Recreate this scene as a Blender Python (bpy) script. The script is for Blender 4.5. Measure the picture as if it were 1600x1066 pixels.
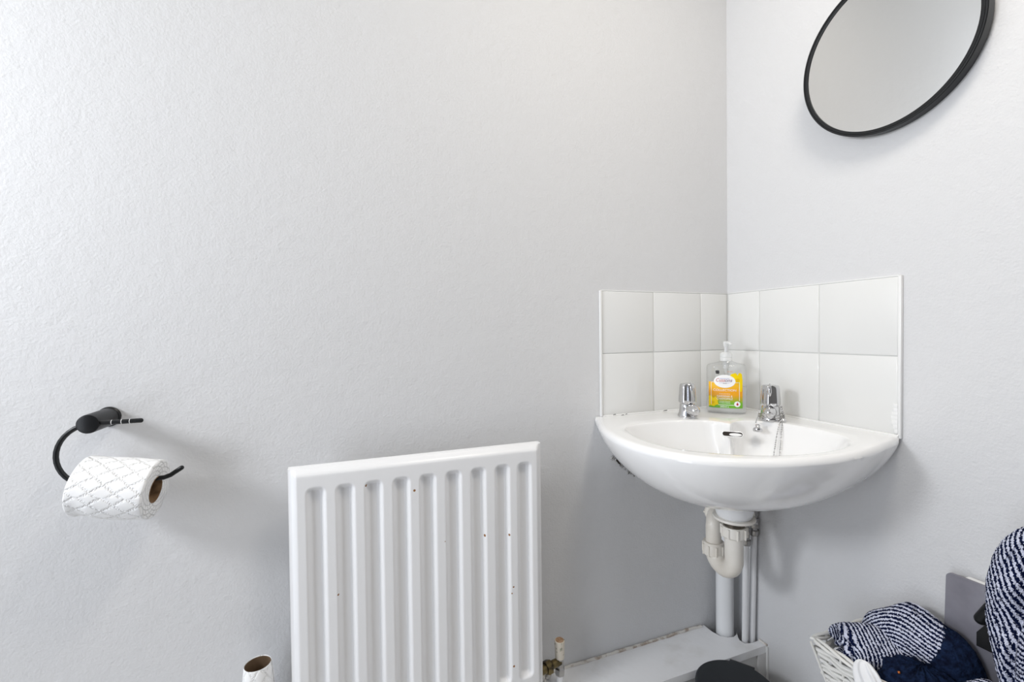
import bpy, bmesh, math, random
import numpy as np
from mathutils import Vector, Matrix

random.seed(7)
PI = math.pi
for o in list(bpy.data.objects):
    bpy.data.objects.remove(o)
COL = bpy.context.scene.collection
SC = bpy.context.scene

# ---------------------------------------------------------------- camera
W1, W2, W3 = 15.5, 7.5, 7.4
cam_d = bpy.data.cameras.new('camera')
cam = bpy.data.objects.new('camera', cam_d)
COL.objects.link(cam)
R2 = Vector((0.93377917, -0.35766152, -0.01160612))
U2 = Vector((0.01724615, 0.01258345, 0.99977209))
F2 = Vector((0.35743396, 0.93376651, -0.01791845))
cam.matrix_world = Matrix(((R2.x, U2.x, -F2.x, -0.99183),
                           (R2.y, U2.y, -F2.y, -0.94538),
                           (R2.z, U2.z, -F2.z, 1.05133),
                           (0, 0, 0, 1)))
cam_d.sensor_width = 36
cam_d.sensor_fit = 'HORIZONTAL'
cam_d.lens = 708.32 / 1600 * 36
cam_d.clip_start = 0.02
SC.camera = cam

# ---------------------------------------------------------------- light
w = bpy.data.worlds.new('world')
SC.world = w
w.use_nodes = True
w.node_tree.nodes['Background'].inputs[0].default_value = (0.72, 0.82, 1.0, 1)
w.node_tree.nodes['Background'].inputs[1].default_value = 1.0


def area(name, loc, rot, sx, sy, power, col):
    l = bpy.data.lights.new(name, 'AREA')
    l.shape = 'RECTANGLE'
    l.size = sx
    l.size_y = sy
    l.energy = power
    l.color = col
    o = bpy.data.objects.new(name, l)
    o.location = loc
    o.rotation_euler = rot
    COL.objects.link(o)
    return o


# daylight coming in through the small window in the side wall
area('window_daylight', (-2.315, -0.46, 1.50), (0, -PI / 2, 0), 0.34, 0.32, W1, (0.93, 0.96, 1.0))
# added soft fill for the lower walls, placed in the unseen doorway opening
area('low_fill_light', (-2.35, -1.05, 0.72), (0, -PI / 2, 0), 1.3, 0.5, W2, (0.9, 0.94, 1.0))
# flush ceiling lamp of the room
CEIL_LAMP = (-0.45, -0.75, 2.3)
area('ceiling_lamp_light', (-0.45, -0.75, 2.235), (0, 0, 0), 0.3, 0.3, W3, (1.0, 0.93, 0.83))

SC.view_settings.view_transform = 'Standard'
SC.view_settings.look = 'None'
SC.view_settings.exposure = 0.0
SC.view_settings.gamma = 1.0
SC.view_settings.use_curve_mapping = False


# ---------------------------------------------------------------- materials
def lin(c):
    return tuple((v / 12.92 if v <= 0.04045 else ((v + 0.055) / 1.055) ** 2.4) for v in c)


def rgb(r, g, b):
    return lin((r / 255, g / 255, b / 255)) + (1,)


def mat(name, col, rough=0.5, metal=0.0, bump=None, spec=0.5, trans=0, ior=1.45, coat=0, vary=None, alpha=1, sub=0):
    m = bpy.data.materials.new(name)
    m.use_nodes = True
    nt = m.node_tree
    b = nt.nodes['Principled BSDF']
    b.inputs['Base Color'].default_value = col
    b.inputs['Roughness'].default_value = rough
    b.inputs['Metallic'].default_value = metal
    b.inputs['Specular IOR Level'].default_value = spec
    b.inputs['Transmission Weight'].default_value = trans
    b.inputs['IOR'].default_value = ior
    b.inputs['Coat Weight'].default_value = coat
    b.inputs['Alpha'].default_value = alpha
    if sub:
        b.inputs['Subsurface Weight'].default_value = sub
        b.inputs['Subsurface Radius'].default_value = (0.01, 0.01, 0.01)
    tc = nt.nodes.new('ShaderNodeTexCoord')
    if bump:                                  # (scale, strength, distance)
        prev = None
        for sc_, st, di in bump:
            n = nt.nodes.new('ShaderNodeTexNoise')
            n.inputs['Scale'].default_value = sc_
            n.inputs['Detail'].default_value = 4
            nt.links.new(tc.outputs['Object'], n.inputs['Vector'])
            bp = nt.nodes.new('ShaderNodeBump')
            bp.inputs['Strength'].default_value = st
            bp.inputs['Distance'].default_value = di
            nt.links.new(n.outputs['Fac'], bp.inputs['Height'])
            if prev:
                nt.links.new(prev.outputs['Normal'], bp.inputs['Normal'])
            prev = bp
        nt.links.new(prev.outputs['Normal'], b.inputs['Normal'])
    if vary:                                  # (scale, colour2, lo, hi)
        n = nt.nodes.new('ShaderNodeTexNoise')
        n.inputs['Scale'].default_value = vary[0]
        n.inputs['Detail'].default_value = 6
        nt.links.new(tc.outputs['Object'], n.inputs['Vector'])
        r = nt.nodes.new('ShaderNodeValToRGB')
        r.color_ramp.elements[0].position = vary[2]
        r.color_ramp.elements[0].color = vary[1]
        r.color_ramp.elements[1].position = vary[3]
        r.color_ramp.elements[1].color = col
        nt.links.new(n.outputs['Fac'], r.inputs['Fac'])
        nt.links.new(r.outputs['Color'], b.inputs['Base Color'])
    return m


WALLC = rgb(219, 219, 220)
M = {}
M['wall'] = mat('wall_paint', WALLC, 0.62, bump=[(230, 0.5, 0.0014), (60, 0.45, 0.002), (14, 0.3, 0.004)], spec=0.25)
M['back_wall'] = mat('back_wall_paint', rgb(120, 118, 116), 0.7)
M['ceiling'] = mat('ceiling_paint', rgb(243, 240, 232), 0.8)
M['floor'] = mat('floor_vinyl', rgb(206, 203, 199), 0.5, vary=(9, rgb(198, 195, 191), 0.4, 0.6))
M['gloss_white'] = mat('gloss_trim_paint', rgb(238, 238, 237), 0.3, bump=[(40, 0.2, 0.002)])
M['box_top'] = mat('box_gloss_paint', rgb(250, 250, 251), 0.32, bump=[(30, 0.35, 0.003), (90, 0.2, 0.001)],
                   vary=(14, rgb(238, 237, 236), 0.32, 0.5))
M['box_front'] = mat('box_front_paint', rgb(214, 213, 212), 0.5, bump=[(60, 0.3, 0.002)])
M['caulk'] = mat('old_caulk', rgb(228, 224, 218), 0.6, bump=[(120, 0.6, 0.002)], vary=(45, rgb(176, 160, 146), 0.36, 0.5))
M['rubble'] = mat('crumbled_plaster', rgb(196, 194, 192), 0.9, vary=(160, rgb(120, 118, 116), 0.4, 0.6))
M['tile'] = mat('white_glazed_tile', rgb(232, 232, 230), 0.12, bump=[(8, 0.05, 0.003)], coat=0.3)
M['grout'] = mat('white_grout', rgb(214, 214, 212), 0.8)
M['ceramic'] = mat('white_vitreous_china', rgb(244, 244, 244), 0.1, coat=0.4)
M['dark'] = mat('dark_gap', rgb(48, 42, 38), 0.9)
M['chrome'] = mat('chrome', (0.62, 0.62, 0.63, 1), 0.09, 1.0)
M['dull_chrome'] = mat('dull_chrome', (0.42, 0.41, 0.4, 1), 0.28, 1.0, bump=[(200, 0.3, 0.001)])
M['brass'] = mat('tarnished_brass', rgb(122, 108, 74), 0.4, 0.9, vary=(60, rgb(62, 56, 44), 0.4, 0.6))
M['thread'] = mat('threaded_metal', rgb(128, 122, 114), 0.35, 0.9)
M['black'] = mat('satin_black_metal', rgb(24, 25, 27), 0.35, spec=0.4)
M['black_lid'] = mat('matt_dark_lid', rgb(44, 47, 51), 0.55, spec=0.35)
M['pvc'] = mat('cream_white_plastic', rgb(233, 229, 221), 0.32, vary=(12, rgb(222, 215, 204), 0.3, 0.6))
M['pvc_white'] = mat('white_plastic', rgb(238, 239, 240), 0.3)
M['pipe_paint'] = mat('painted_pipe', rgb(232, 232, 233), 0.3, bump=[(90, 0.3, 0.001)])
M['card'] = mat('cardboard', rgb(150, 122, 92), 0.85, vary=(60, rgb(118, 92, 66), 0.35, 0.65))
M['tube_in'] = mat('cardboard_dark', rgb(122, 100, 78), 0.85, vary=(40, rgb(100, 80, 60), 0.35, 0.65))
M['mirror'] = mat('mirror_glass', (0.76, 0.76, 0.75, 1), 0.03, 1.0)
M['steel'] = mat('brushed_steel', rgb(146, 145, 154), 0.45, 0.4, bump=[(90, 0.15, 0.001)],
                 vary=(18, rgb(132, 130, 139), 0.35, 0.6))
M['wicker'] = mat('painted_wicker', rgb(232, 231, 227), 0.55, bump=[(300, 0.4, 0.001)])
M['valve_cap'] = mat('dirty_white_plastic', rgb(222, 214, 200), 0.45, vary=(70, rgb(96, 104, 72), 0.34, 0.4))
M['valve_end'] = mat('beige_valve_end', rgb(186, 156, 128), 0.7, vary=(200, rgb(160, 124, 92), 0.4, 0.6))
M['copper'] = mat('copper_paint', rgb(200, 150, 118), 0.45, 0.3)
M['copper_stud'] = mat('copper_stud', rgb(190, 110, 60), 0.35, 0.8)
M['fabric'] = mat('white_tissue', rgb(242, 242, 243), 0.9, bump=[(60, 0.3, 0.003)])
M['frost'] = mat('frosted_glass', (0.9, 0.93, 0.95, 1), 0.5, trans=1.0)
M['navy'] = mat('navy_fabric', rgb(26, 40, 68), 0.92, spec=0.1, bump=[(260, 0.9, 0.004), (60, 0.4, 0.004)],
                vary=(120, rgb(14, 20, 40), 0.35, 0.62))


def tissue_material():
    m = mat('quilted_toilet_paper', rgb(246, 246, 246), 0.95, spec=0.1)
    nt = m.node_tree
    b = nt.nodes['Principled BSDF']
    uv = nt.nodes.new('ShaderNodeUVMap')
    outs = []
    for ang in (0.95, -0.95):
        mp = nt.nodes.new('ShaderNodeMapping')
        mp.inputs['Rotation'].default_value = (0, 0, ang)
        nt.links.new(uv.outputs['UV'], mp.inputs['Vector'])
        wv = nt.nodes.new('ShaderNodeTexWave')
        wv.inputs['Scale'].default_value = 17.0
        nt.links.new(mp.outputs['Vector'], wv.inputs['Vector'])
        gt = nt.nodes.new('ShaderNodeMath')
        gt.operation = 'POWER'
        gt.inputs[1].default_value = 9
        nt.links.new(wv.outputs['Fac'], gt.inputs[0])
        outs.append(gt)
    mx = nt.nodes.new('ShaderNodeMath')
    mx.operation = 'MAXIMUM'
    nt.links.new(outs[0].outputs[0], mx.inputs[0])
    nt.links.new(outs[1].outputs[0], mx.inputs[1])
    vo = nt.nodes.new('ShaderNodeTexVoronoi')
    vo.inputs['Scale'].default_value = 420
    nt.links.new(uv.outputs['UV'], vo.inputs['Vector'])
    ml = nt.nodes.new('ShaderNodeMath')
    ml.operation = 'MULTIPLY'
    nt.links.new(mx.outputs[0], ml.inputs[0])
    nt.links.new(vo.outputs['Distance'], ml.inputs[1])
    bp = nt.nodes.new('ShaderNodeBump')
    bp.invert = True
    bp.inputs['Strength'].default_value = 0.9
    bp.inputs['Distance'].default_value = 0.002
    nt.links.new(ml.outputs[0], bp.inputs['Height'])
    nt.links.new(bp.outputs['Normal'], b.inputs['Normal'])
    return m


M['tissue'] = tissue_material()


def radiator_material():
    """white enamel with a few small rust chips that have their own colour"""
    m = mat('radiator_enamel', rgb(240, 240, 241), 0.3, bump=[(70, 0.12, 0.001)])
    nt = m.node_tree
    b = nt.nodes['Principled BSDF']
    tc = nt.nodes['Texture Coordinate']
    vo = nt.nodes.new('ShaderNodeTexVoronoi')
    vo.inputs['Scale'].default_value = 36
    nt.links.new(tc.outputs['Object'], vo.inputs['Vector'])
    sp = nt.nodes.new('ShaderNodeSeparateColor')
    nt.links.new(vo.outputs['Color'], sp.inputs['Color'])
    keep = nt.nodes.new('ShaderNodeMath')
    keep.operation = 'GREATER_THAN'
    keep.inputs[1].default_value = 0.74
    nt.links.new(sp.outputs[0], keep.inputs[0])
    size = nt.nodes.new('ShaderNodeMath')
    size.operation = 'MULTIPLY'
    size.inputs[1].default_value = 0.11
    nt.links.new(sp.outputs[1], size.inputs[0])
    lt = nt.nodes.new('ShaderNodeMath')
    lt.operation = 'LESS_THAN'
    nt.links.new(vo.outputs['Distance'], lt.inputs[0])
    nt.links.new(size.outputs[0], lt.inputs[1])
    ml = nt.nodes.new('ShaderNodeMath')
    ml.operation = 'MULTIPLY'
    nt.links.new(keep.outputs[0], ml.inputs[0])
    nt.links.new(lt.outputs[0], ml.inputs[1])
    mx = nt.nodes.new('ShaderNodeMix')
    mx.data_type = 'RGBA'
    mx.inputs[6].default_value = rgb(240, 240, 241)
    mx.inputs[7].default_value = rgb(150, 104, 62)
    nt.links.new(ml.outputs[0], mx.inputs[0])
    nt.links.new(mx.outputs[2], b.inputs['Base Color'])
    return m


M['radiator'] = radiator_material()


def terry_material(name, light, dark, duty=0.0, jag=1.0):
    """stripe phase is in the UV map (u counts stripes)"""
    m = mat(name, light, 0.95, spec=0.05)
    nt = m.node_tree
    b = nt.nodes['Principled BSDF']
    tc = nt.nodes['Texture Coordinate']
    uv = nt.nodes.new('ShaderNodeUVMap')
    sx = nt.nodes.new('ShaderNodeSeparateXYZ')
    nt.links.new(uv.outputs['UV'], sx.inputs[0])
    n = nt.nodes.new('ShaderNodeTexNoise')
    n.inputs['Scale'].default_value = 420
    n.inputs['Detail'].default_value = 2
    nt.links.new(tc.outputs['Object'], n.inputs['Vector'])
    a = nt.nodes.new('ShaderNodeMath')
    a.operation = 'MULTIPLY_ADD'
    a.inputs[1].default_value = jag
    nt.links.new(n.outputs['Fac'], a.inputs[0])
    nt.links.new(sx.outputs[0], a.inputs[2])
    mu = nt.nodes.new('ShaderNodeMath')
    mu.operation = 'MULTIPLY'
    mu.inputs[1].default_value = 2 * PI
    nt.links.new(a.outputs[0], mu.inputs[0])
    si = nt.nodes.new('ShaderNodeMath')
    si.operation = 'SINE'
    nt.links.new(mu.outputs[0], si.inputs[0])
    r = nt.nodes.new('ShaderNodeValToRGB')
    r.color_ramp.elements[0].position = 0.42 + duty
    r.color_ramp.elements[0].color = dark
    r.color_ramp.elements[1].position = 0.62 + duty
    r.color_ramp.elements[1].color = light
    mr = nt.nodes.new('ShaderNodeMath')
    mr.operation = 'MULTIPLY_ADD'
    mr.inputs[1].default_value = 0.5
    mr.inputs[2].default_value = 0.5
    nt.links.new(si.outputs[0], mr.inputs[0])
    nt.links.new(mr.outputs[0], r.inputs['Fac'])
    nt.links.new(r.outputs['Color'], b.inputs['Base Color'])
    n2 = nt.nodes.new('ShaderNodeTexNoise')
    n2.inputs['Scale'].default_value = 650
    nt.links.new(tc.outputs['Object'], n2.inputs['Vector'])
    ad = nt.nodes.new('ShaderNodeMath')
    ad.operation = 'MULTIPLY_ADD'
    ad.inputs[1].default_value = 0.6
    nt.links.new(mr.outputs[0], ad.inputs[0])
    nt.links.new(n2.outputs['Fac'], ad.inputs[2])
    bp = nt.nodes.new('ShaderNodeBump')
    bp.inputs['Strength'].default_value = 0.8
    bp.inputs['Distance'].default_value = 0.003
    nt.links.new(ad.outputs[0], bp.inputs['Height'])
    nt.links.new(bp.outputs['Normal'], b.inputs['Normal'])
    return m


M['terry'] = terry_material('striped_terry', rgb(222, 226, 246), rgb(14, 24, 58))


# ---------------------------------------------------------------- mesh helpers
def mesh_obj(name, verts, faces, m, parent=None, smooth=True, uvs=None, recalc=True, angle=None):
    me = bpy.data.meshes.new(name)
    me.from_pydata([tuple(v) for v in verts], [], faces)
    if uvs is not None:
        l = me.uv_layers.new(name='UVMap')
        for i, lp in enumerate(me.loops):
            l.data[i].uv = uvs[lp.vertex_index]
    if recalc:
        bm = bmesh.new()
        bm.from_mesh(me)
        bmesh.ops.recalc_face_normals(bm, faces=bm.faces)
        bm.to_mesh(me)
        bm.free()
    if smooth:
        me.polygons.foreach_set('use_smooth', [True] * len(me.polygons))
        if angle:
            me.set_sharp_from_angle(angle=angle)
    me.materials.append(m)
    o = bpy.data.objects.new(name, me)
    COL.objects.link(o)
    if parent:
        o.parent = parent
    return o


class MB:
    """collects verts and faces for ONE mesh object"""
    def __init__(s):
        s.v, s.f = [], []

    def add(s, v, f):
        n = len(s.v)
        s.v += [Vector(p) for p in v]
        s.f += [tuple(i + n for i in q) for q in f]
        return s

    def box(s, lo, hi, bev=0.0):
        bm = bmesh.new()
        bmesh.ops.create_cube(bm, size=1)
        for v in bm.verts:
            v.co = Vector([lo[i] + (v.co[i] + 0.5) * (hi[i] - lo[i]) for i in range(3)])
        if bev:
            bmesh.ops.bevel(bm, geom=bm.edges[:], offset=bev, segments=2, affect='EDGES', profile=0.5)
        bm.verts.index_update()
        s.add([v.co.copy() for v in bm.verts], [[v.index for v in f.verts] for f in bm.faces])
        bm.free()
        return s

    def tube(s, path, r, n=12, caps=True, closed=False):
        P = [Vector(p) for p in path]
        m = len(P)
        rs = r if isinstance(r, (list, tuple)) else [r] * m
        T = []
        for i in range(m):
            if closed:
                t = P[(i + 1) % m] - P[i - 1]
            else:
                t = P[min(i + 1, m - 1)] - P[max(i - 1, 0)]
            T.append(t.normalized())
        u = T[0].orthogonal().normalized()
        vs = []
        for i in range(m):
            u = (u - T[i] * u.dot(T[i])).normalized()
            w_ = T[i].cross(u)
            for k in range(n):
                a = 2 * PI * k / n
                vs.append(P[i] + (u * math.cos(a) + w_ * math.sin(a)) * rs[i])
        fs = []
        for i in range(m if closed else m - 1):
            j = (i + 1) % m
            for k in range(n):
                k2 = (k + 1) % n
                fs.append((i * n + k, i * n + k2, j * n + k2, j * n + k))
        if caps and not closed:
            fs.append(tuple(reversed(range(n))))
            fs.append(tuple((m - 1) * n + k for k in range(n)))
        return s.add(vs, fs)

    def lathe(s, prof, mtx=Matrix.Identity(4), n=32, squash=1.0, facets=None):
        """prof: list of (r, z) around local z"""
        vs, fs = [], []
        for r, z in prof:
            for k in range(n):
                a = 2 * PI * k / n
                rr = r
                if facets and r > facets[1]:
                    rr = r * (1 + facets[2] * math.cos(facets[0] * a))
                vs.append(mtx @ Vector((rr * math.cos(a), rr * squash * math.sin(a), z)))
        for i in range(len(prof) - 1):
            for k in range(n):
                k2 = (k + 1) % n
                fs.append((i * n + k, i * n + k2, (i + 1) * n + k2, (i + 1) * n + k))
        fs.append(tuple(reversed(range(n))))
        fs.append(tuple((len(prof) - 1) * n + k for k in range(n)))
        return s.add(vs, fs)

    def sphere(s, c, r, seg=10, rings=6, sc=(1, 1, 1)):
        vs, fs = [], []
        c = Vector(c)
        for i in range(1, rings):
            th = PI * i / rings
            for k in range(seg):
                a = 2 * PI * k / seg
                vs.append(c + Vector((r * sc[0] * math.sin(th) * math.cos(a), r * sc[1] * math.sin(th) * math.sin(a), r * sc[2] * math.cos(th))))
        t = len(vs)
        vs.append(c + Vector((0, 0, r * sc[2])))
        vs.append(c - Vector((0, 0, r * sc[2])))
        for i in range(rings - 2):
            for k in range(seg):
                k2 = (k + 1) % seg
                fs.append((i * seg + k, (i + 1) * seg + k, (i + 1) * seg + k2, i * seg + k2))
        for k in range(seg):
            k2 = (k + 1) % seg
            fs.append((t, k, k2))
            fs.append((t + 1, (rings - 2) * seg + k2, (rings - 2) * seg + k))
        return s.add(vs, fs)

    def build(s, name, m, parent=None, smooth=True, angle=0.6):
        return mesh_obj(name, s.v, s.f, m, parent, smooth, angle=angle)


def frame(o, z, x=None):
    """matrix with local z along z (and x as near as possible to x)"""
    z = Vector(z).normalized()
    x = Vector(x) if x is not None else z.orthogonal()
    x = (x - z * x.dot(z)).normalized()
    y = z.cross(x)
    return Matrix(((x.x, y.x, z.x, o[0]), (x.y, y.y, z.y, o[1]), (x.z, y.z, z.z, o[2]), (0, 0, 0, 1)))


def grid_faces(nu, nv, wrap_u=False):
    f = []
    for j in range(nv - 1):
        for i in range(nu if wrap_u else nu - 1):
            i2 = (i + 1) % nu
            f.append((j * nu + i, j * nu + i2, (j + 1) * nu + i2, (j + 1) * nu + i))
    return f


def smooth_path(pts, k=8):
    P = [Vector(p) for p in pts]
    out = []
    for i in range(len(P) - 1):
        p0, p1, p2, p3 = P[max(i - 1, 0)], P[i], P[i + 1], P[min(i + 2, len(P) - 1)]
        for j in range(k):
            t = j / k
            out.append(0.5 * ((2 * p1) + (p2 - p0) * t + (2 * p0 - 5 * p1 + 4 * p2 - p3) * t * t + (3 * p1 - p0 - 3 * p2 + p3) * t ** 3))
    out.append(P[-1])
    return out


def thing(name, label, cat, loc, group=None):
    """an Empty at the base; children are built in world space, so parenting keeps them there"""
    o = bpy.data.objects.new(name, None)
    o.empty_display_size = 0.02
    o.location = loc
    COL.objects.link(o)
    o['label'] = label
    o['category'] = cat
    if group:
        o['group'] = group
    return o


def settle():
    """children were made with world coordinates: shift the meshes so they hang on their thing's origin"""
    for o in bpy.data.objects:
        if o.parent and o.type == 'MESH' and not o.get('_done'):
            r = o.parent
            while r.parent:
                r = r.parent
            if r.type == 'EMPTY':
                o.matrix_parent_inverse = Matrix.Identity(4)
                if o.parent == r:
                    o.location = Vector(o.location) - r.location
    for o in bpy.data.objects:
        if '_done' in o:
            del o['_done']


def struct(o):
    o['kind'] = 'structure'
    return o


# ---------------------------------------------------------------- the room
H = 2.3
XW = -2.3
YB = -2.3
struct(MB().box((XW - 0.1, 0, 0), (0.1, 0.1, H)).build('wall_left', M['wall'], smooth=False))
struct(MB().box((0, YB - 0.1, 0), (0.1, 0, H)).build('wall_right', M['wall'], smooth=False))
struct(MB().box((XW - 0.1, YB - 0.1, 0), (0, YB, H)).build('wall_back', M['back_wall'], smooth=False))
wy0, wy1, wz0, wz1 = -0.65, -0.27, 1.30, 1.70
dy0, dy1, dz1 = -1.55, -0.75, 1.95
ws = MB()
ws.box((XW - 0.1, YB, 0), (XW, dy0, H)).box((XW - 0.1, dy0, dz1), (XW, dy1, H)).box((XW - 0.1, dy1, 0), (XW, wy0, H)).box((XW - 0.1, wy1, 0), (XW, 0, H))
ws.box((XW - 0.1, wy0, 0), (XW, wy1, wz0)).box((XW - 0.1, wy0, wz1), (XW, wy1, H))
struct(ws.build('wall_side', M['wall'], smooth=False))
struct(MB().box((XW - 0.1, YB - 0.1, -0.1), (0.1, 0.1, 0)).build('floor', M['floor'], smooth=False))
struct(MB().box((XW - 0.1, YB - 0.1, H), (0.1, 0.1, H + 0.1)).build('ceiling', M['ceiling'], smooth=False))
win = MB()
win.box((XW - 0.095, wy0, wz0), (XW - 0.055, wy1, wz0 + 0.035), 0.004).box((XW - 0.095, wy0, wz1 - 0.035), (XW - 0.055, wy1, wz1), 0.004)
win.box((XW - 0.095, wy0, wz0), (XW - 0.055, wy0 + 0.035, wz1), 0.004).box((XW - 0.095, wy1 - 0.035, wz0), (XW - 0.055, wy1, wz1), 0.004)
wn = struct(win.build('window_1', M['gloss_white']))
mesh_obj('window_pane', [(XW - 0.075, wy0, wz0), (XW - 0.075, wy1, wz0), (XW - 0.075, wy1, wz1), (XW - 0.075, wy0, wz1)], [(0, 1, 2, 3)], M['frost'], wn)

fr = MB()
fr.box((XW - 0.1, dy0 - 0.05, 0), (XW + 0.012, dy0 + 0.01, dz1 + 0.05), 0.003).box((XW - 0.1, dy1 - 0.01, 0), (XW + 0.012, dy1 + 0.05, dz1 + 0.05), 0.003)
fr.box((XW - 0.1, dy0, dz1 - 0.01), (XW + 0.012, dy1, dz1 + 0.05), 0.003)
struct(fr.build('trim_1', M['gloss_white']))

# ceiling lamp (out of frame, lights the room)
lampt = thing('ceiling_light', 'round white flush ceiling light above the middle of the room', 'light', CEIL_LAMP)
MB().lathe([(0.0, 0), (0.13, 0), (0.135, -0.02), (0.13, -0.035), (0.0, -0.035)], Matrix.Translation(CEIL_LAMP)).build('lamp_base', M['gloss_white'], lampt)

# ---------------------------------------------------------------- splashback tiles
T0 = 1.15
S = 0.1515
G = 0.0009


def tile(name, a, b, z0, z1, side, parent):
    """glazed tile with eased edges; a<b distances from the corner"""
    t, e = 0.0052, 0.0018
    a, b, z0, z1 = a + G, b - G, z0 + G, z1 - G
    ring = lambda d, y: [(a + d, z0 + d, y), (b - d, z0 + d, y), (b - d, z1 - d, y), (a + d, z1 - d, y)]
    P = ring(0, 0.0005) + ring(0, t - e * 0.8) + ring(e * 0.35, t - e * 0.25) + ring(e, t)
    V = [(-p, -y, z) if side == 'L' else (-y, -p, z) for p, z, y in P]
    f = [(3, 2, 1, 0), (12, 13, 14, 15)]
    for r in range(3):
        for k in range(4):
            k2 = (k + 1) % 4
            f.append((r * 4 + k, r * 4 + k2, (r + 1) * 4 + k2, (r + 1) * 4 + k))
    return mesh_obj(name, V, f, M['tile'], parent, smooth=True, angle=0.9)


for side, cuts, lab in (('L', [0.0065, 0.0977, 0.0977 + S, 0.0977 + 2 * S], 'left'), ('R', [0.0065, 0.1043, 0.1043 + S, 0.1043 + 2 * S], 'right')):
    sb = thing('tile_splashback', 'white square tile splashback on the %s wall above the corner basin' % lab, 'splashback', (0, 0, T0 - 2 * S),
               None)
    end = cuts[-1]
    if side == 'L':
        MB().box((-end, -0.0036, T0 - 2 * S), (-0.003, -0.0002, T0)).build('grout', M['grout'], sb, smooth=False)
        MB().box((-end - 0.005, -0.0075, T0 - 2 * S), (-end, -0.0002, T0 + 0.001), 0.0012).build('edge_bead', M['gloss_white'], sb)
        MB().box((-end, -0.0045, T0), (-0.004, -0.0002, T0 + 0.0022), 0.0006).build('top_grout_line', M['gloss_white'], sb)
    else:
        MB().box((-0.0036, -end, T0 - 2 * S), (-0.0002, -0.003, T0)).build('grout', M['grout'], sb, smooth=False)
        MB().box((-0.0075, -end - 0.0055, T0 - 2 * S - 0.004), (-0.0002, -end, T0 + 0.001), 0.0012).build('edge_bead', M['gloss_white'], sb)
        MB().box((-0.0045, -end, T0), (-0.0002, -0.004, T0 + 0.0022), 0.0006).build('top_grout_line', M['gloss_white'], sb)
        # rough patch of filler on the end bead
        rg = MB()
        for k in range(7):
            z = T0 - 2 * S + 0.005 + k * 0.008
            wd = 0.007 * math.sin((k + 0.8) / 7.5 * PI) + 0.002
            rg.box((-0.0082 - random.random() * 0.001, -end - 0.001, z), (-0.0052, -end + wd + random.random() * 0.003, z + 0.009), 0.001)
        rg.build('filler_patch', M['gloss_white'], sb)
    for r in range(2):
        for c in range(3):
            tile('tile', cuts[c], cuts[c + 1], T0 - (r + 1) * S, T0 - r * S, side, sb)

# ---------------------------------------------------------------- corner basin
ZR = 0.847
cB = np.array([-0.2, -0.21])


def polar(pts, c, n):
    P = np.array(pts) - c
    a = np.arctan2(P[:, 1], P[:, 0])
    r = np.hypot(P[:, 0], P[:, 1])
    o = np.argsort(a)
    a, r = a[o], r[o]
    aa = np.concatenate([a[-3:] - 2 * PI, a, a[:3] + 2 * PI])
    rr = np.concatenate([r[-3:], r, r[:3]])
    out = []
    for k in range(n):
        th = -PI + 2 * PI * k / n
        i = int(np.searchsorted(aa, th) - 1)
        t = (th - aa[i]) / (aa[i + 1] - aa[i])
        h = aa[i + 1] - aa[i]
        m0 = (rr[i + 1] - rr[i - 1]) / (aa[i + 1] - aa[i - 1]) * h
        m1 = (rr[i + 2] - rr[i]) / (aa[i + 2] - aa[i]) * h
        out.append((2 * t ** 3 - 3 * t ** 2 + 1) * rr[i] + (t ** 3 - 2 * t ** 2 + t) * m0 + (3 * t ** 2 - 2 * t ** 3) * rr[i + 1] + (t ** 3 - t ** 2) * m1)
    return np.array(out)


N = 240
outer_pts = [(-0.412, 0.01), (-0.448, -0.06), (-0.484, -0.15), (-0.498, -0.235), (-0.484, -0.32), (-0.438, -0.388), (-0.36, -0.432), (-0.262, -0.453),
             (-0.16, -0.449), (-0.08, -0.431), (-0.01, -0.412), (0.09, -0.34), (0.165, -0.2), (0.19, -0.02), (0.12, 0.12), (0.0, 0.19), (-0.16, 0.19), (-0.3, 0.12)]
inner_pts = [(-0.428, -0.138), (-0.449, -0.19), (-0.456, -0.25), (-0.443, -0.315), (-0.405, -0.363), (-0.35, -0.402), (-0.28, -0.423), (-0.215, -0.425), (-0.15, -0.412),
             (-0.103, -0.376), (-0.085, -0.33), (-0.083, -0.28), (-0.092, -0.232), (-0.112, -0.198), (-0.139, -0.182), (-0.168, -0.18),
             (-0.196, -0.194), (-0.199, -0.17), (-0.212, -0.146), (-0.24, -0.13), (-0.285, -0.114), (-0.335, -0.112), (-0.385, -0.118)]
cI = np.array([-0.27, -0.27])
ths = -PI + 2 * PI * np.arange(N) / N
# use one centre (cI) for everything so that rows line up
Rout = polar(outer_pts, cI, N)
Rin = polar(inner_pts, cI, N)
dirs = np.stack([np.cos(ths), np.sin(ths)], 1)
WALL = []
for d in dirs:
    t = 9.0
    if d[0] > 1e-6:
        t = min(t, (-0.0008 - cI[0]) / d[0])
    if d[1] > 1e-6:
        t = min(t, (-0.0008 - cI[1]) / d[1])
    WALL.append(t)
WALL = np.array(WALL)
Rreal = np.minimum(Rout, WALL)
Rin = np.minimum(Rin, Rreal - 0.014)
free = np.clip((WALL - Rout) / 0.02, 0, 1)         # 1 on the free front edge, 0 against the walls
V = []
DB = 0.118                                        # bowl depth
drain = np.array([-0.225, -0.235])
rows = []
for t in (0.07, 0.14, 0.22, 0.32, 0.42, 0.52, 0.62, 0.7, 0.77, 0.83, 0.88, 0.92, 0.95, 0.975, 0.99):
    z = ZR - 0.003 - DB * (1 - t ** 3.4)
    base = cI + (drain - cI) * (1 - t) ** 1.2
    rows.append([(base[0] + dirs[k][0] * Rin[k] * t, base[1] + dirs[k][1] * Rin[k] * t, z) for k in range(N)])
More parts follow.
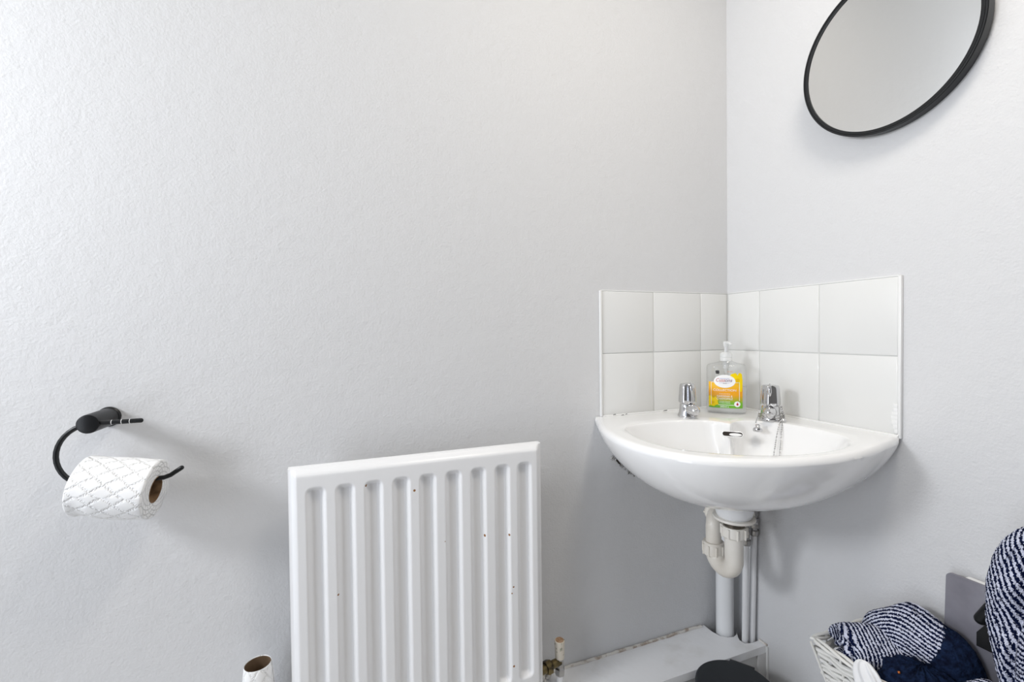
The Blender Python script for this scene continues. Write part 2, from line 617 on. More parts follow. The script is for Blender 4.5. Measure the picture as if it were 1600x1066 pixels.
for e, dz in ((1.0, -0.0022), (1.3, -0.0006), (1.7, 0.0)):
    rows.append([tuple(cI + dirs[k] * min(Rin[k] + (e - 1) * 0.006, Rreal[k] - 0.0115)) + (ZR + dz,) for k in range(N)])
for e in (0.3, 0.6, 0.85):
    rows.append([tuple(cI + dirs[k] * (Rin[k] + 0.0042 + (Rreal[k] - 0.011 - Rin[k] - 0.0042) * e)) + (ZR,) for k in range(N)])
# rounded lip on the free edge
for a in (0, 20, 40, 60, 80):
    a = math.radians(a)
    rows.append([tuple(cI + dirs[k] * (Rreal[k] - 0.011 + 0.011 * (math.sin(a) if free[k] > 0 else min(1, a * 4)))) +
                 (ZR - (0.012 * (1 - math.cos(a))) * free[k] - 0.0002 * a,) for k in range(N)])
# outside of the bowl: slight bulge, then sweeping in to the waste
cD = np.array([-0.193, -0.2])
HB = 0.134


def under(p, th_i):
    """height of the underside at plan point p"""
    v = p - cD
    r = math.hypot(*v)
    return r


PB = polar([tuple(p) for p in outer_pts], cD, 720)


def rad_out(v):
    a = math.atan2(v[1], v[0])
    i = int((a + PI) / (2 * PI) * 720) % 720
    f_ = (a + PI) / (2 * PI) * 720 - int((a + PI) / (2 * PI) * 720)
    return PB[i] * (1 - f_) + PB[(i + 1) % 720] * f_


def z_under(p):
    v = np.array(p) - cD
    s = min(1.0, math.hypot(*v) / rad_out(v))
    return ZR - 0.010 - HB * (1 - s ** 3.3) ** 0.76


for s_ in (0.9985, 0.992, 0.98, 0.965, 0.945, 0.92, 0.89, 0.85, 0.8, 0.74, 0.67, 0.59, 0.5, 0.41, 0.32, 0.24, 0.17, 0.11):
    row = []
    for k in range(N):
        edge = cI + dirs[k] * (Rreal[k])
        p = cD + (edge - cD) * s_
        bul = 0.0
        q = p + dirs[k] * bul
        row.append((q[0], q[1], z_under(p)))
    rows.append(row)
verts = [p for r in rows for p in r]
faces = grid_faces(N, len(rows), True)
faces.append(tuple(range(N)))
faces.append(tuple((len(rows) - 1) * N + k for k in reversed(range(N))))
basin = thing('corner_basin', 'white ceramic corner wash basin fixed between the two tiled walls', 'basin', (-0.2, -0.2, 0.66))
bowl = mesh_obj('basin_bowl', verts, faces, M['ceramic'], basin, angle=1.0)

# overflow slot let into the back of the bowl below the point of the ledge


def slot(cx, cy, cz, w_, h_, n, depth, up):
    n = Vector(n).normalized()
    x = n.cross(Vector((0, 0, 1))).normalized()
    y = x.cross(n)
    pts = []
    for k in range(24):
        a = 2 * PI * k / 24
        c_, s_ = math.cos(a), math.sin(a)
        pts.append((math.copysign(max(w_ - h_, 0), c_) + h_ * c_ if abs(c_) > 1e-6 else 0, h_ * s_))
    c = Vector((cx, cy, cz))
    return c, n, x, y, pts


c_, n_, x_, y_, pts_ = slot(-0.2035, -0.2065, 0.8275, 0.0195, 0.0048, (-0.62, -0.66, 0.42), 0, 0)
ov = MB()
m_ = len(pts_)
ov.add([c_ + x_ * p[0] + y_ * p[1] + n_ * 0.0012 for p in pts_], [tuple(range(m_))])
ov.build('overflow_opening', M['dark'], basin, smooth=False)
ring = MB()
vs = []
for sc_, off in ((1.0, 0.0005), (1.0, 0.0022), (1.12, 0.0018), (1.2, 0.0)):
    vs += [c_ + x_ * (p[0] + math.copysign(0.0195 * (sc_ - 1) * 0.5, p[0])) + y_ * p[1] * (1 + (sc_ - 1) * 2) + n_ * off for p in pts_]
ring.add(vs, grid_faces(m_, 4, True))
ring.build('overflow_rim', M['ceramic'], basin)
MB().add([c_ + x_ * (-0.006 + 0.0125 * math.cos(a)) * 1.0 + y_ * (0.0033 * math.sin(a) - 0.0008) + n_ * 0.0016 for a in [2 * PI * k / 20 for k in range(20)]],
         [tuple(range(20))]).build('overflow_baffle', M['ceramic'], basin, smooth=False)
MB().lathe([(0.0, 0), (0.02, 0), (0.0215, 0.0015), (0.018, 0.003), (0.0, 0.0025)],
           Matrix.Translation((drain[0], drain[1], ZR - 0.003 - DB - 0.0005))).build('drain_ring', M['chrome'], basin)
# silicone joint along the tiles with a few open cracks
MB().tube([(-0.4, -0.0075, ZR + 0.0005), (-0.2, -0.0075, ZR + 0.0005), (-0.008, -0.0075, ZR + 0.0005)], 0.0028, 8).build('sealant_bead', M['gloss_white'], basin)
MB().tube([(-0.0075, -0.41, ZR + 0.0005), (-0.0075, -0.2, ZR + 0.0005), (-0.0075, -0.01, ZR + 0.0005)], 0.0028, 8).build('sealant_bead', M['gloss_white'], basin)
for x0, x1, zz in ((-0.374, -0.366, 0.0022), (-0.352, -0.343, -0.001), (-0.339, -0.333, 0.0008), (-0.225, -0.212, 0.001)):
    MB().add([(x0, -0.0104, ZR + 0.0003 + zz), (x1, -0.0104, ZR + 0.0012 + zz), (x1 - 0.001, -0.0104, ZR + 0.0026 + zz), (x0 + 0.001, -0.0104, ZR + 0.0016 + zz)],
             [(0, 1, 2, 3)]).build('sealant_crack', M['dark'], basin, smooth=False)
# crumbling filler where the basin meets the left wall
fl = MB()
for k in range(70):
    t = k / 69
    x = -0.372 + 0.062 * t + random.uniform(-0.003, 0.003)
    z = 0.748 - 0.052 * t + random.uniform(-0.008, 0.004)
    fl.sphere((x, -0.002, z), random.uniform(0.0012, 0.0034), 6, 4, (1, 0.9, random.uniform(0.6, 1.3)))
fl.build('crumbling_filler', M['rubble'], basin, smooth=False)
MB().add([(-0.362, -0.0056, 0.7405), (-0.352, -0.0056, 0.729), (-0.349, -0.0056, 0.723), (-0.356, -0.0056, 0.7275), (-0.3635, -0.0056, 0.736)], [(0, 1, 2, 3, 4)]).build('filler_gap', M['dark'], basin, smooth=False)


# ---------------------------------------------------------------- taps
def make_tap(x, y, direction, label, scale=1.0):
    z0 = ZR
    t = thing('basin_tap', label, 'tap', (x, y, z0), 'chrome basin taps')
    d = Vector(direction).normalized()
    s = scale
    base = frame((x, y, z0), (0, 0, 1), (d.x, d.y, 0))
    b = MB()
    b.lathe([(0.0, 0.0), (0.0215 * s, 0.0), (0.022 * s, 0.002), (0.0215 * s, 0.006), (0.019 * s, 0.012), (0.0178 * s, 0.022), (0.0172 * s, 0.03), (0.015 * s, 0.034), (0.0, 0.034)], base, 40)
    b.build('tap_body', M['chrome'], t)
    # spout: short rounded nose with a flat outlet
    sp = MB()
    p = Vector((x, y, z0))
    path = [p + d * 0.004 + Vector((0, 0, 0.018)), p + d * 0.012 + Vector((0, 0, 0.0205)), p + d * 0.022 + Vector((0, 0, 0.0205)), p + d * 0.031 + Vector((0, 0, 0.0185)),
            p + d * 0.0365 + Vector((0, 0, 0.0165)), p + d * 0.0395 + Vector((0, 0, 0.0155))]
    sp.tube(path, [0.0135 * s, 0.0135 * s, 0.013 * s, 0.0115 * s, 0.0085 * s, 0.003 * s], 20)
    sp.build('spout', M['chrome'], t)
    q = p + d * 0.0285 + Vector((0, 0, 0.0085))
    MB().lathe([(0, 0), (0.0062, 0), (0.0066, 0.004), (0, 0.004)], frame(q, (0, 0, 1)), 16).build('spout_outlet', M['dull_chrome'], t)
    # six sided tapered handle with finger ridges
    h = MB()
    n = 60
    prof = [(0.0, 0.034), (0.0172, 0.034), (0.0186, 0.036), (0.0186, 0.041), (0.0182, 0.05), (0.0168, 0.07), (0.0156, 0.0775), (0.0142, 0.0795), (0.008, 0.0805), (0.0, 0.0805)]
    vs = []
    for r, z in prof:
        for k in range(n):
            a = 2 * PI * k / n
            rr = r * s * (1 + (0.055 if 0.036 <= z <= 0.078 and r > 0.01 else 0.0) * math.cos(6 * a + 0.9) + 0.0)
            vs.append(base @ Vector((rr * math.cos(a), rr * math.sin(a), z)))
    fs = grid_faces(n, len(prof), True)
    fs.append(tuple(reversed(range(n))))
    fs.append(tuple((len(prof) - 1) * n + k for k in range(n)))
    h.add(vs, fs)
    h.build('handle', M['chrome'], t)
    # pointed indicator blade on the front of the handle
    fi = MB()
    q0 = base @ Vector((0.0155 * s, 0.0, 0.052))
    q1 = base @ Vector((0.0165 * s, 0.0, 0.066))
    q2 = base @ Vector((0.0135 * s, 0.0, 0.0845))
    fi.tube([q0, q0.lerp(q1, 0.5), q1, q1.lerp(q2, 0.6), q2], [0.0015, 0.0034, 0.0046, 0.0034, 0.0008], 12)
    fi.build('indicator', M['chrome'], t)
    return t


make_tap(-0.2215, -0.0915, (-0.13, -0.99, 0), 'chrome tap left of the soap bottle, near the left wall tiles')
make_tap(-0.0815, -0.1985, (-0.83, -0.55, 0), 'chrome tap right of the soap bottle, with a plug chain around it', 1.06)

# ---------------------------------------------------------------- plug chain
pc = thing('plug_chain', 'chrome ball chain with a small knob hanging from the right tap into the basin', 'chain', (-0.085, -0.215, ZR))


def bead_chain(path, r, step):
    P = smooth_path(path, 12)
    mb = MB()
    acc = 0
    for i in range(1, len(P)):
        seg = (P[i] - P[i - 1]).length
        acc += seg
        if acc >= step:
            mb.sphere(P[i], r, 8, 5)
            acc = 0
    mb.tube(P[::3] + [P[-1]], r * 0.25, 5)
    return mb


bead_chain([(-0.0955, -0.1755, 0.8655), (-0.103, -0.184, 0.86), (-0.118, -0.194, 0.8535), (-0.1325, -0.2035, 0.8455)], 0.0012, 0.0026).build('chain', M['dull_chrome'], pc)
kn = MB()
kn.lathe([(0.0, 0.0), (0.0085, 0.001), (0.0098, 0.004), (0.0092, 0.0075), (0.005, 0.0095), (0.0042, 0.013), (0.0052, 0.0145), (0.0035, 0.0165), (0, 0.017)],
         frame((-0.1395, -0.2145, 0.8285), (0.3, 0.25, 0.92)), 20)
kn.build('plug_knob', M['chrome'], pc)
bead_chain([(-0.077, -0.2235, 0.853), (-0.083, -0.2265, 0.8515), (-0.0935, -0.2305, 0.8475), (-0.108, -0.236, 0.826), (-0.1275, -0.244, 0.784), (-0.134, -0.247, 0.77)], 0.0016, 0.0042).build('chain', M['dull_chrome'], pc)
bead_chain([(-0.077, -0.2235, 0.853), (-0.0835, -0.228, 0.852), (-0.091, -0.2345, 0.8475), (-0.103, -0.242, 0.826), (-0.1205, -0.252, 0.784), (-0.127, -0.256, 0.77)], 0.0016, 0.0042).build('chain', M['dull_chrome'], pc)
# coil of chain round the tap body and the stay
coil = MB()
pp = []
for k in range(90):
    a = -1.9 + k * 0.16
    pp.append((-0.0815 + 0.0235 * math.cos(a), -0.1985 + 0.0235 * math.sin(a), ZR + 0.004 + 0.0115 * k / 90))
coil.tube(pp, 0.0011, 6)
for k in range(7):
    coil.sphere((-0.0685 + 0.0015 * math.sin(k), -0.2215 + 0.001 * k, ZR + 0.006 + 0.0042 * k), 0.0026, 8, 5)
coil.build('chain_coil', M['dull_chrome'], pc)
MB().lathe([(0, 0), (0.0055, 0.0005), (0.0062, 0.003), (0.0045, 0.006), (0.002, 0.0085), (0, 0.009)], Matrix.Translation((-0.0765, -0.226, ZR + 0.0003)), 16).build('chain_stay', M['chrome'], pc)

# ---------------------------------------------------------------- soap bottle
SB = Vector((-0.092, -0.083, ZR + 0.0006))
sb = thing('soap_dispenser', 'clear pump bottle of hand soap with a yellow and green label between the taps', 'soap bottle', SB)
face = Vector((-0.7, -0.714, 0)).normalized()      # the way the label faces
wid = Vector((0, 0, 1)).cross(face).normalized()    # to the right in the picture
if wid.dot(R2) < 0:
    wid = -wid
HWID, HDEP, HBOD = 0.0455, 0.0255, 0.122


def half_depth(u, z, off=0.0):
    """front surface depth for lateral position u"""
    hw = HWID + off
    hd = HDEP + off
    return hd * (max(0.0, 1 - abs(u / hw) ** 2.6)) ** (1 / 2.6)


def bottle_ring(z, sx, sy, n=56):
    out = []
    for k in range(n):
        a = 2 * PI * k / n
        ca, sa = math.cos(a), math.sin(a)
        e = 2 / 2.6
        u = math.copysign(abs(ca) ** e, ca) * sx
        v = math.copysign(abs(sa) ** e, sa) * sy
        out.append(SB + wid * u + face * v + Vector((0, 0, z)))
    return out


clear = bpy.data.materials.new('clear_plastic')
clear.use_nodes = True
nt = clear.node_tree
for n in list(nt.nodes):
    nt.nodes.remove(n)
o_ = nt.nodes.new('ShaderNodeOutputMaterial')
mx = nt.nodes.new('ShaderNodeMixShader')
tr = nt.nodes.new('ShaderNodeBsdfTransparent')
tr.inputs[0].default_value = (0.975, 0.98, 0.98, 1)
gl = nt.nodes.new('ShaderNodeBsdfGlossy')
gl.inputs['Roughness'].default_value = 0.06
lw = nt.nodes.new('ShaderNodeLayerWeight')
lw.inputs['Blend'].default_value = 0.3
fm_ = nt.nodes.new('ShaderNodeMath')
fm_.operation = 'MULTIPLY_ADD'
fm_.inputs[1].default_value = 0.6
fm_.inputs[2].default_value = 0.02
nt.links.new(lw.outputs['Facing'], fm_.inputs[0])
nt.links.new(fm_.outputs[0], mx.inputs[0])
nt.links.new(tr.outputs[0], mx.inputs[1])
nt.links.new(gl.outputs[0], mx.inputs[2])
nt.links.new(mx.outputs[0], o_.inputs[0])
M['clear'] = clear
milky = bpy.data.materials.new('milky_clear_plastic')
milky.use_nodes = True
nt = milky.node_tree
b_ = nt.nodes['Principled BSDF']
b_.inputs['Base Color'].default_value = (0.93, 0.94, 0.94, 1)
b_.inputs['Roughness'].default_value = 0.2
b_.inputs['Alpha'].default_value = 0.6
M['milky'] = milky
liquid = bpy.data.materials.new('pale_soap')
liquid.use_nodes = True
b_ = liquid.node_tree.nodes['Principled BSDF']
b_.inputs['Base Color'].default_value = (0.93, 0.94, 0.94, 1)
b_.inputs['Roughness'].default_value = 0.3
b_.inputs['Alpha'].default_value = 0.45

prof = [(0.0, 0.9, 0.9), (0.0015, 0.965, 0.95), (0.005, 1, 1), (0.03, 1.0, 1), (0.07, 0.995, 1), (0.112, 0.985, 1), (0.1165, 0.965, 0.97), (0.1195, 0.9, 0.88),
        (0.1215, 0.72, 0.7), (0.124, 0.5, 0.6), (0.127, 0.34, 0.52), (0.1295, 0.28, 0.5)]
vv = []
for z, a, b in prof:
    vv += bottle_ring(z, HWID * a, HDEP * b)
ff = grid_faces(56, len(prof), True)
ff.append(tuple(reversed(range(56))))
mesh_obj('bottle', vv, ff, M['clear'], sb)
vv = []
lp = [(0.003, 0.93, 0.9), (0.006, 0.965, 0.95), (0.03, 0.965, 0.95), (0.066, 0.96, 0.95)]
for z, a, b in lp:
    vv += bottle_ring(z, HWID * a, HDEP * b)
ff = grid_faces(56, len(lp), True)
ff += [tuple(reversed(range(56))), tuple(range(3 * 56, 4 * 56))]
mesh_obj('liquid_soap', vv, ff, liquid, sb)
top = SB + Vector((0, 0, 0.1275))
MB().lathe([(0.0, 0), (0.0135, 0), (0.0142, 0.001), (0.0142, 0.0085), (0.0136, 0.0095), (0.0142, 0.0105), (0.0138, 0.017), (0.012, 0.02), (0.0085, 0.0225), (0, 0.023)],
           Matrix.Translation(top), 40).build('pump_collar', M['milky'], sb)
pu = MB()
pu.lathe([(0, 0.02), (0.0042, 0.02), (0.0042, 0.032), (0.0052, 0.036), (0.0068, 0.0385), (0.0068, 0.0455), (0.0055, 0.049), (0, 0.0495)], Matrix.Translation(top), 24)
hd_ = top + Vector((0, 0, 0.0445))
nz = Vector((-0.35, -0.93, 0)).normalized()
nz = (R2 * -0.1 + F2 * -1.0)
nz.z = 0
nz.normalize()
nz2 = (wid * 0.35 + face * 0.95).normalized()
pu.tube([hd_, hd_ + nz2 * 0.012 + Vector((0, 0, 0.0006)), hd_ + nz2 * 0.024 + Vector((0, 0, -0.0004)), hd_ + nz2 * 0.03 + Vector((0, 0, -0.004))], [0.0045, 0.0042, 0.0035, 0.0028], 12)
pu.build('pump_head', M['milky'], sb)
MB().tube([top + Vector((0, 0, -0.001)), top + Vector((0, 0, -0.02)), SB + Vector((0.003, 0, 0.01))], [0.006, 0.0042, 0.0028], 12).build('dip_tube', M['milky'], sb)
MB().lathe([(0, -0.018), (0.0075, -0.018), (0.008, -0.002), (0, -0.002)], Matrix.Translation(top), 20).build('pump_housing', M['milky'], sb)


def on_label(u, z, lift):
    """map label coordinates (metres from the bottle axis, height) onto the front of the bottle"""
    d = half_depth(u, z)
    return SB + wid * u + face * (d + lift) + Vector((0, 0, z))


def shape_on(name, outline, m, lift, parent):
    """flat printed shape: fan-triangulated outline wrapped on the bottle"""
    cx = sum(p[0] for p in outline) / len(outline)
    cz = sum(p[1] for p in outline) / len(outline)
    V_, F_ = [], []
    R_ = 6
    n = len(outline)
    V_.append(on_label(cx, cz, lift))
    for j in range(1, R_ + 1):
        for p in outline:
            V_.append(on_label(cx + (p[0] - cx) * j / R_, cz + (p[1] - cz) * j / R_, lift))
    for k in range(n):
        F_.append((0, 1 + k, 1 + (k + 1) % n))
    for j in range(R_ - 1):
        for k in range(n):
            k2 = (k + 1) % n
            F_.append((1 + j * n + k, 1 + (j + 1) * n + k, 1 + (j + 1) * n + k2, 1 + j * n + k2))
    return mesh_obj(name, V_, F_, m, parent, recalc=True)


def rect(x0, z0, x1, z1, n=8):
    o = []
    for k in range(n):
        o.append((x0 + (x1 - x0) * k / n, z0))
    for k in range(n):
        o.append((x1, z0 + (z1 - z0) * k / n))
    for k in range(n):
        o.append((x1 - (x1 - x0) * k / n, z1))
    for k in range(n):
        o.append((x0, z1 - (z1 - z0) * k / n))
    return o


# label artwork colours: a printed gradient from yellow through orange to green
labm = mat('label_print', rgb(240, 180, 40), 0.35)
nt = labm.node_tree
uvn = nt.nodes.new('ShaderNodeUVMap')
sx = nt.nodes.new('ShaderNodeSeparateXYZ')
nt.links.new(uvn.outputs[0], sx.inputs[0])
cr_ = nt.nodes.new('ShaderNodeValToRGB')
el = cr_.color_ramp.elements
el[0].position = 0.0
el[0].color = rgb(118, 186, 58)
el[1].position = 1.0
el[1].color = rgb(255, 196, 40)
for p, c in ((0.2, rgb(122, 188, 56)), (0.34, rgb(190, 176, 44)), (0.5, rgb(244, 172, 36)), (0.62, rgb(248, 172, 34)), (0.84, rgb(254, 196, 44))):
    e = el.new(p)
    e.color = c
nt.links.new(sx.outputs[1], cr_.inputs[0])
nt.links.new(cr_.outputs[0], nt.nodes['Principled BSDF'].inputs['Base Color'])
flat = lambda n, c: mat(n, c, 0.4)
M['p_white'] = flat('print_white', rgb(252, 252, 252))
M['p_yellow'] = flat('print_yellow', rgb(255, 222, 0))
M['p_yellow2'] = flat('print_deep_yellow', rgb(240, 196, 10))
M['p_red'] = flat('print_red', rgb(190, 40, 60))
M['p_purple'] = flat('print_purple', rgb(104, 34, 110))
M['p_black'] = flat('print_black', rgb(40, 36, 34))
M['p_blue'] = flat('print_blue', rgb(110, 100, 200))
M['p_orange'] = flat('print_orange', rgb(240, 130, 20))
M['p_green'] = flat('print_green', rgb(60, 170, 50))

# label: px 0..410 wide, from 120 to 530 in the close-up; bottle spans 85..585 -> 0.091 m
K = 0.091 / 500


def L(px, py):
    return ((px - 335) * K, (1003 - py) * K * 1.02)


lab_x0, lab_z0 = L(117, 928)
lab_x1, lab_z1 = L(530, 585)
nx, nz_ = 24, 16
V_, UV_ = [], []
for j in range(nz_ + 1):
    for i in range(nx + 1):
        V_.append(on_label(lab_x0 + (lab_x1 - lab_x0) * i / nx, lab_z0 + (lab_z1 - lab_z0) * j / nz_, 0.0006))
        UV_.append((i / nx, j / nz_))
lab = mesh_obj('label', V_, grid_faces(nx + 1, nz_ + 1), labm, sb, uvs=UV_)


def circ(px, py, rx, ry, n=28):
    cx, cz = L(px, py)
    return [(cx + rx * K * math.cos(2 * PI * k / n), cz + ry * K * math.sin(2 * PI * k / n)) for k in range(n)]


def poly(pts):
    return [L(*p) for p in pts]


shape_on('flower_print', poly([(375, 505), (395, 478), (425, 470), (440, 462), (462, 480), (470, 500), (480, 470), (500, 462), (522, 480), (530, 560), (526, 640), (520, 700), (506, 712), (494, 690), (490, 600), (450, 592), (420, 560)]), M['p_yellow'], 0.0008, lab)
shape_on('flower_shade', poly([(440, 545), (470, 535), (498, 545), (488, 580), (452, 588)]), M['p_yellow2'], 0.0009, lab)
shape_on('flower_print', poly([(117, 775), (150, 768), (172, 800), (205, 780), (232, 812), (228, 850), (240, 884), (205, 892), (180, 912), (150, 904), (117, 915), (117, 850)]), M['p_yellow'], 0.0008, lab)
shape_on('flower_shade', poly([(140, 850), (165, 838), (190, 850), (178, 874), (150, 884)]), M['p_yellow2'], 0.0009, lab)
shape_on('brand_oval', circ(312, 575, 132, 88), M['p_white'], 0.001, lab)
fr_ = 2.5
for a, b, c, d in ((145, 590, 150, 890), (488, 590, 494, 830), (145, 588, 200, 593), (430, 588, 494, 593), (235, 884, 430, 890)):
    shape_on('label_line', rect(*(L(a, d) + L(c, b)), n=3), M['p_white'], 0.0009, lab)
shape_on('drop_badge', circ(465, 872, 38, 38), M['p_white'], 0.0011, lab)
shape_on('drop_mark', poly([(467, 848), (480, 872), (478, 884), (467, 890), (456, 884), (454, 872)]), M['p_red'], 0.0013, lab)
shape_on('lock_mark', poly([(200, 440), (212, 432), (246, 434), (250, 468), (240, 480), (206, 478)]), M['p_black'], 0.0008, lab)


def text_on(s, px, py, hpx, m, lift, wpx=None, spacing=1.0, shear=0.0, name='lettering'):
    cu = bpy.data.curves.new('t', 'FONT')
    cu.body = s
    cu.align_x = 'CENTER'
    cu.size = 1.0
    cu.space_character = spacing
    cu.shear = shear
    cu.resolution_u = 3
    to = bpy.data.objects.new('t', cu)
    COL.objects.link(to)
    bpy.context.view_layer.update()
    me = bpy.data.meshes.new_from_object(to.evaluated_get(bpy.context.evaluated_depsgraph_get()))
    bpy.data.objects.remove(to)
    xs = [v.co.x for v in me.vertices]
    ys = [v.co.y for v in me.vertices]
    if s[0].isupper() or s[0].isdigit():
        capH = 0.69
    else:
        capH = 0.69
    sy = hpx * K / capH
    sxx = sy if wpx is None else wpx * K / (max(xs) - min(xs))
    mid = (max(xs) + min(xs)) / 2
    cx, cz = L(px, py)
    for v in me.vertices:
        v.co = on_label(cx + (v.co.x - mid) * sxx, cz + v.co.y * sy, lift)
    me.materials.clear()
    me.materials.append(m)
    me.name = name
    o = bpy.data.objects.new(name, me)
    COL.objects.link(o)
    o.parent = lab
    return o


text_on('Cuss', 262, 582, 46, M['p_red'], 0.0013, 110, shear=0.25)
text_on('ons', 362, 582, 46, M['p_purple'], 0.0013, 88, shear=0.25)
text_on('COLLECTION', 312, 705, 28, M['p_white'], 0.0013, 280)
text_on('CALMING', 312, 746, 12, M['p_white'], 0.0013, 130, 1.4)
text_on('GARDENIA &', 312, 784, 26, M['p_white'], 0.0013, 190)
text_on('CHAMOMILE', 312, 818, 26, M['p_white'], 0.0013, 196)
text_on('HAND WASH', 312, 846, 12, M['p_white'], 0.0013, 130)
text_on('ANTIBACTERIAL', 312, 866, 12, M['p_white'], 0.0013, 140)
text_on('500ml e', 310, 920, 24, M['p_white'], 0.0013, 105)
shape_on('label_line', rect(*(L(255, 542) + L(370, 538)), n=3), M['p_blue'], 0.0012, lab)
shape_on('label_line', rect(*(L(245, 600) + L(370, 598)), n=3), M['p_blue'], 0.0012, lab)
text_on('***', 315, 618, 22, M['p_black'], 0.0012, 45)
text_on('PURE', 380, 452, 10, M['p_orange'], 0.0012, 60)

# ---------------------------------------------------------------- waste trap
D = Vector((-0.193, -0.2, 0))
Rr = Vector((-0.189, -0.138, 0))
tp = thing('waste_trap', 'cream plastic bottle-neck P trap hanging under the corner basin', 'waste trap', (D.x, D.y, 0.5))
tp['label'] = 'cream white plastic P trap hanging under the corner basin'
TD = Matrix.Translation(D)
MB().lathe([(0, 0.645), (0.032, 0.645), (0.036, 0.65), (0.0385, 0.66), (0.0395, 0.705), (0, 0.705)], TD, 40).build('waste_collar', M['pvc_white'], tp)
MB().lathe([(0, 0.6415), (0.0425, 0.6415), (0.0435, 0.6435), (0.0425, 0.6465), (0, 0.6465)], TD, 40).build('backing_washer', M['pvc'], tp)
th_ = [(0.0, 0.61)]
for k in range(12):
    th_ += [(0.0208, 0.612 + k * 0.0022), (0.0218, 0.6131 + k * 0.0022)]
th_.append((0, 0.64))
MB().lathe(th_, TD, 32).build('threaded_tail', M['thread'], tp)


def nut(mtx, r, h, name='compression_nut', lugs=9):
    prof = [(0, 0), (r * 0.9, 0), (r, h * 0.12), (r, h * 0.85), (r * 0.93, h), (0, h)]
    mb = MB().lathe(prof, mtx, 36)
    for k in range(lugs):
        a = 2 * PI * k / lugs
        c0 = mtx @ Vector((r * 1.0 * math.cos(a), r * 1.0 * math.sin(a), h * 0.05))
        c1 = mtx @ Vector((r * 1.0 * math.cos(a), r * 1.0 * math.sin(a), h * 0.92))
        mb.tube([c0, c1], r * 0.1, 6)
    return mb.build(name, M['pvc'], tp)


nut(Matrix.Translation(D + Vector((0, 0, 0.6015))), 0.0262, 0.024)
ub = MB()
zb = 0.5495
path = [D + Vector((0, 0, 0.6)), D + Vector((0, 0, 0.575))]
mid = (D + Rr) / 2
hx = (Rr - D) / 2
for k in range(0, 17):
    a = PI * k / 16
    path.append(mid - hx * math.cos(a) + Vector((0, 0, zb - hx.length * math.sin(a))))
ub.tube(path, 0.0192, 28)
ub.build('u_bend', M['pvc'], tp)
MB().tube([mid + Vector((0, 0, zb - hx.length - 0.0188)), mid + Vector((0, 0, zb - hx.length - 0.0215))], 0.003, 8).build('bend_nib', M['pvc'], tp)
nut(Matrix.Translation(Rr + Vector((0, 0, 0.534))), 0.0235, 0.0265)
MB().lathe([(0, 0.56), (0.0222, 0.56), (0.0222, 0.5645), (0, 0.5645)], Matrix.Translation(Rr), 32).build('nut_rim', M['pvc'], tp)
el_ = MB()
path = [Rr + Vector((0, 0, 0.56))]
er = 0.026
od = Vector((0.136, 0.098, 0)).normalized()
for k in range(0, 11):
    a = PI / 2 * k / 10
    path.append(Rr + od * (er * (1 - math.cos(a))) + Vector((0, 0, 0.592 + er * math.sin(a))))
path += [Rr + od * 0.07 + Vector((0, 0, 0.619)), Rr + od * 0.146 + Vector((0, 0, 0.619))]
el_.tube(path, 0.0168, 28)
el_.build('outlet_elbow', M['pvc'], tp)
nut(frame(Rr + od * 0.024 + Vector((0, 0, 0.619)), od), 0.0245, 0.024)

# vertical waste pipe in the corner
wp = thing('waste_pipe', 'thick white waste pipe standing in the corner below the basin', 'pipe', (-0.053, -0.04, 0))
MB().tube([(-0.0535, -0.0395, 0.03), (-0.0535, -0.0395, 0.3), (-0.0535, -0.0395, 0.645)], 0.0215, 28).build('waste_pipe_run', M['pvc_white'], wp)


# supply pipes with isolation valves
def supply(x0, y0, x1, y1, ztop, label, xt, yt):
    t = thing('supply_pipe', label, 'pipe', (x0, y0, 0), 'thin water supply pipes')
    MB().tube([(x0, y0, 0.03), (x0, y0, 0.26), (x1, y1, ztop)], 0.0074, 16).build('lower_pipe', M['pipe_paint'], t)
    v = MB()
    mt = Matrix.Translation((x1, y1, ztop))
    v.lathe([(0, -0.003), (0.0105, -0.003), (0.0115, 0.0), (0.0115, 0.01), (0.009, 0.0115), (0.0085, 0.014), (0.0085, 0.046), (0.009, 0.0485), (0.0115, 0.05), (0.0115, 0.06), (0.0095, 0.062), (0, 0.062)], mt, 6 * 5)
    va = v.build('isolation_valve', M['dull_chrome'], t)
    n = Vector((-0.6, -0.8, 0)).normalized()
    bx = MB()
    c = Vector((x1, y1, ztop + 0.03))
    fm = frame(c, n, (0, 0, 1))
    bm = MB().box((-0.013, -0.0085, 0), (0.013, 0.0085, 0.0102), 0.0015)
    bx.add([fm @ p for p in bm.v], bm.f)
    bx.build('valve_body', M['dull_chrome'], va)
    MB().lathe([(0, 0.01), (0.0052, 0.01), (0.0052, 0.0122), (0.0036, 0.0122), (0.0034, 0.0112), (0, 0.0112)], fm, 16).build('screw', M['chrome'], va)
    MB().tube([(x1, y1, ztop + 0.06), (x1, y1, ztop + 0.09), (xt, yt, 0.69)], 0.0062, 14).build('tap_tail', M['dull_chrome'], t)
    return t


supply(-0.0345, -0.0855, -0.0385, -0.0925, 0.512, 'thin white water pipe next to the thick waste pipe', -0.06, -0.12)
supply(-0.0135, -0.0885, -0.0125, -0.0945, 0.533, 'thin white water pipe nearest the right wall', -0.05, -0.16)

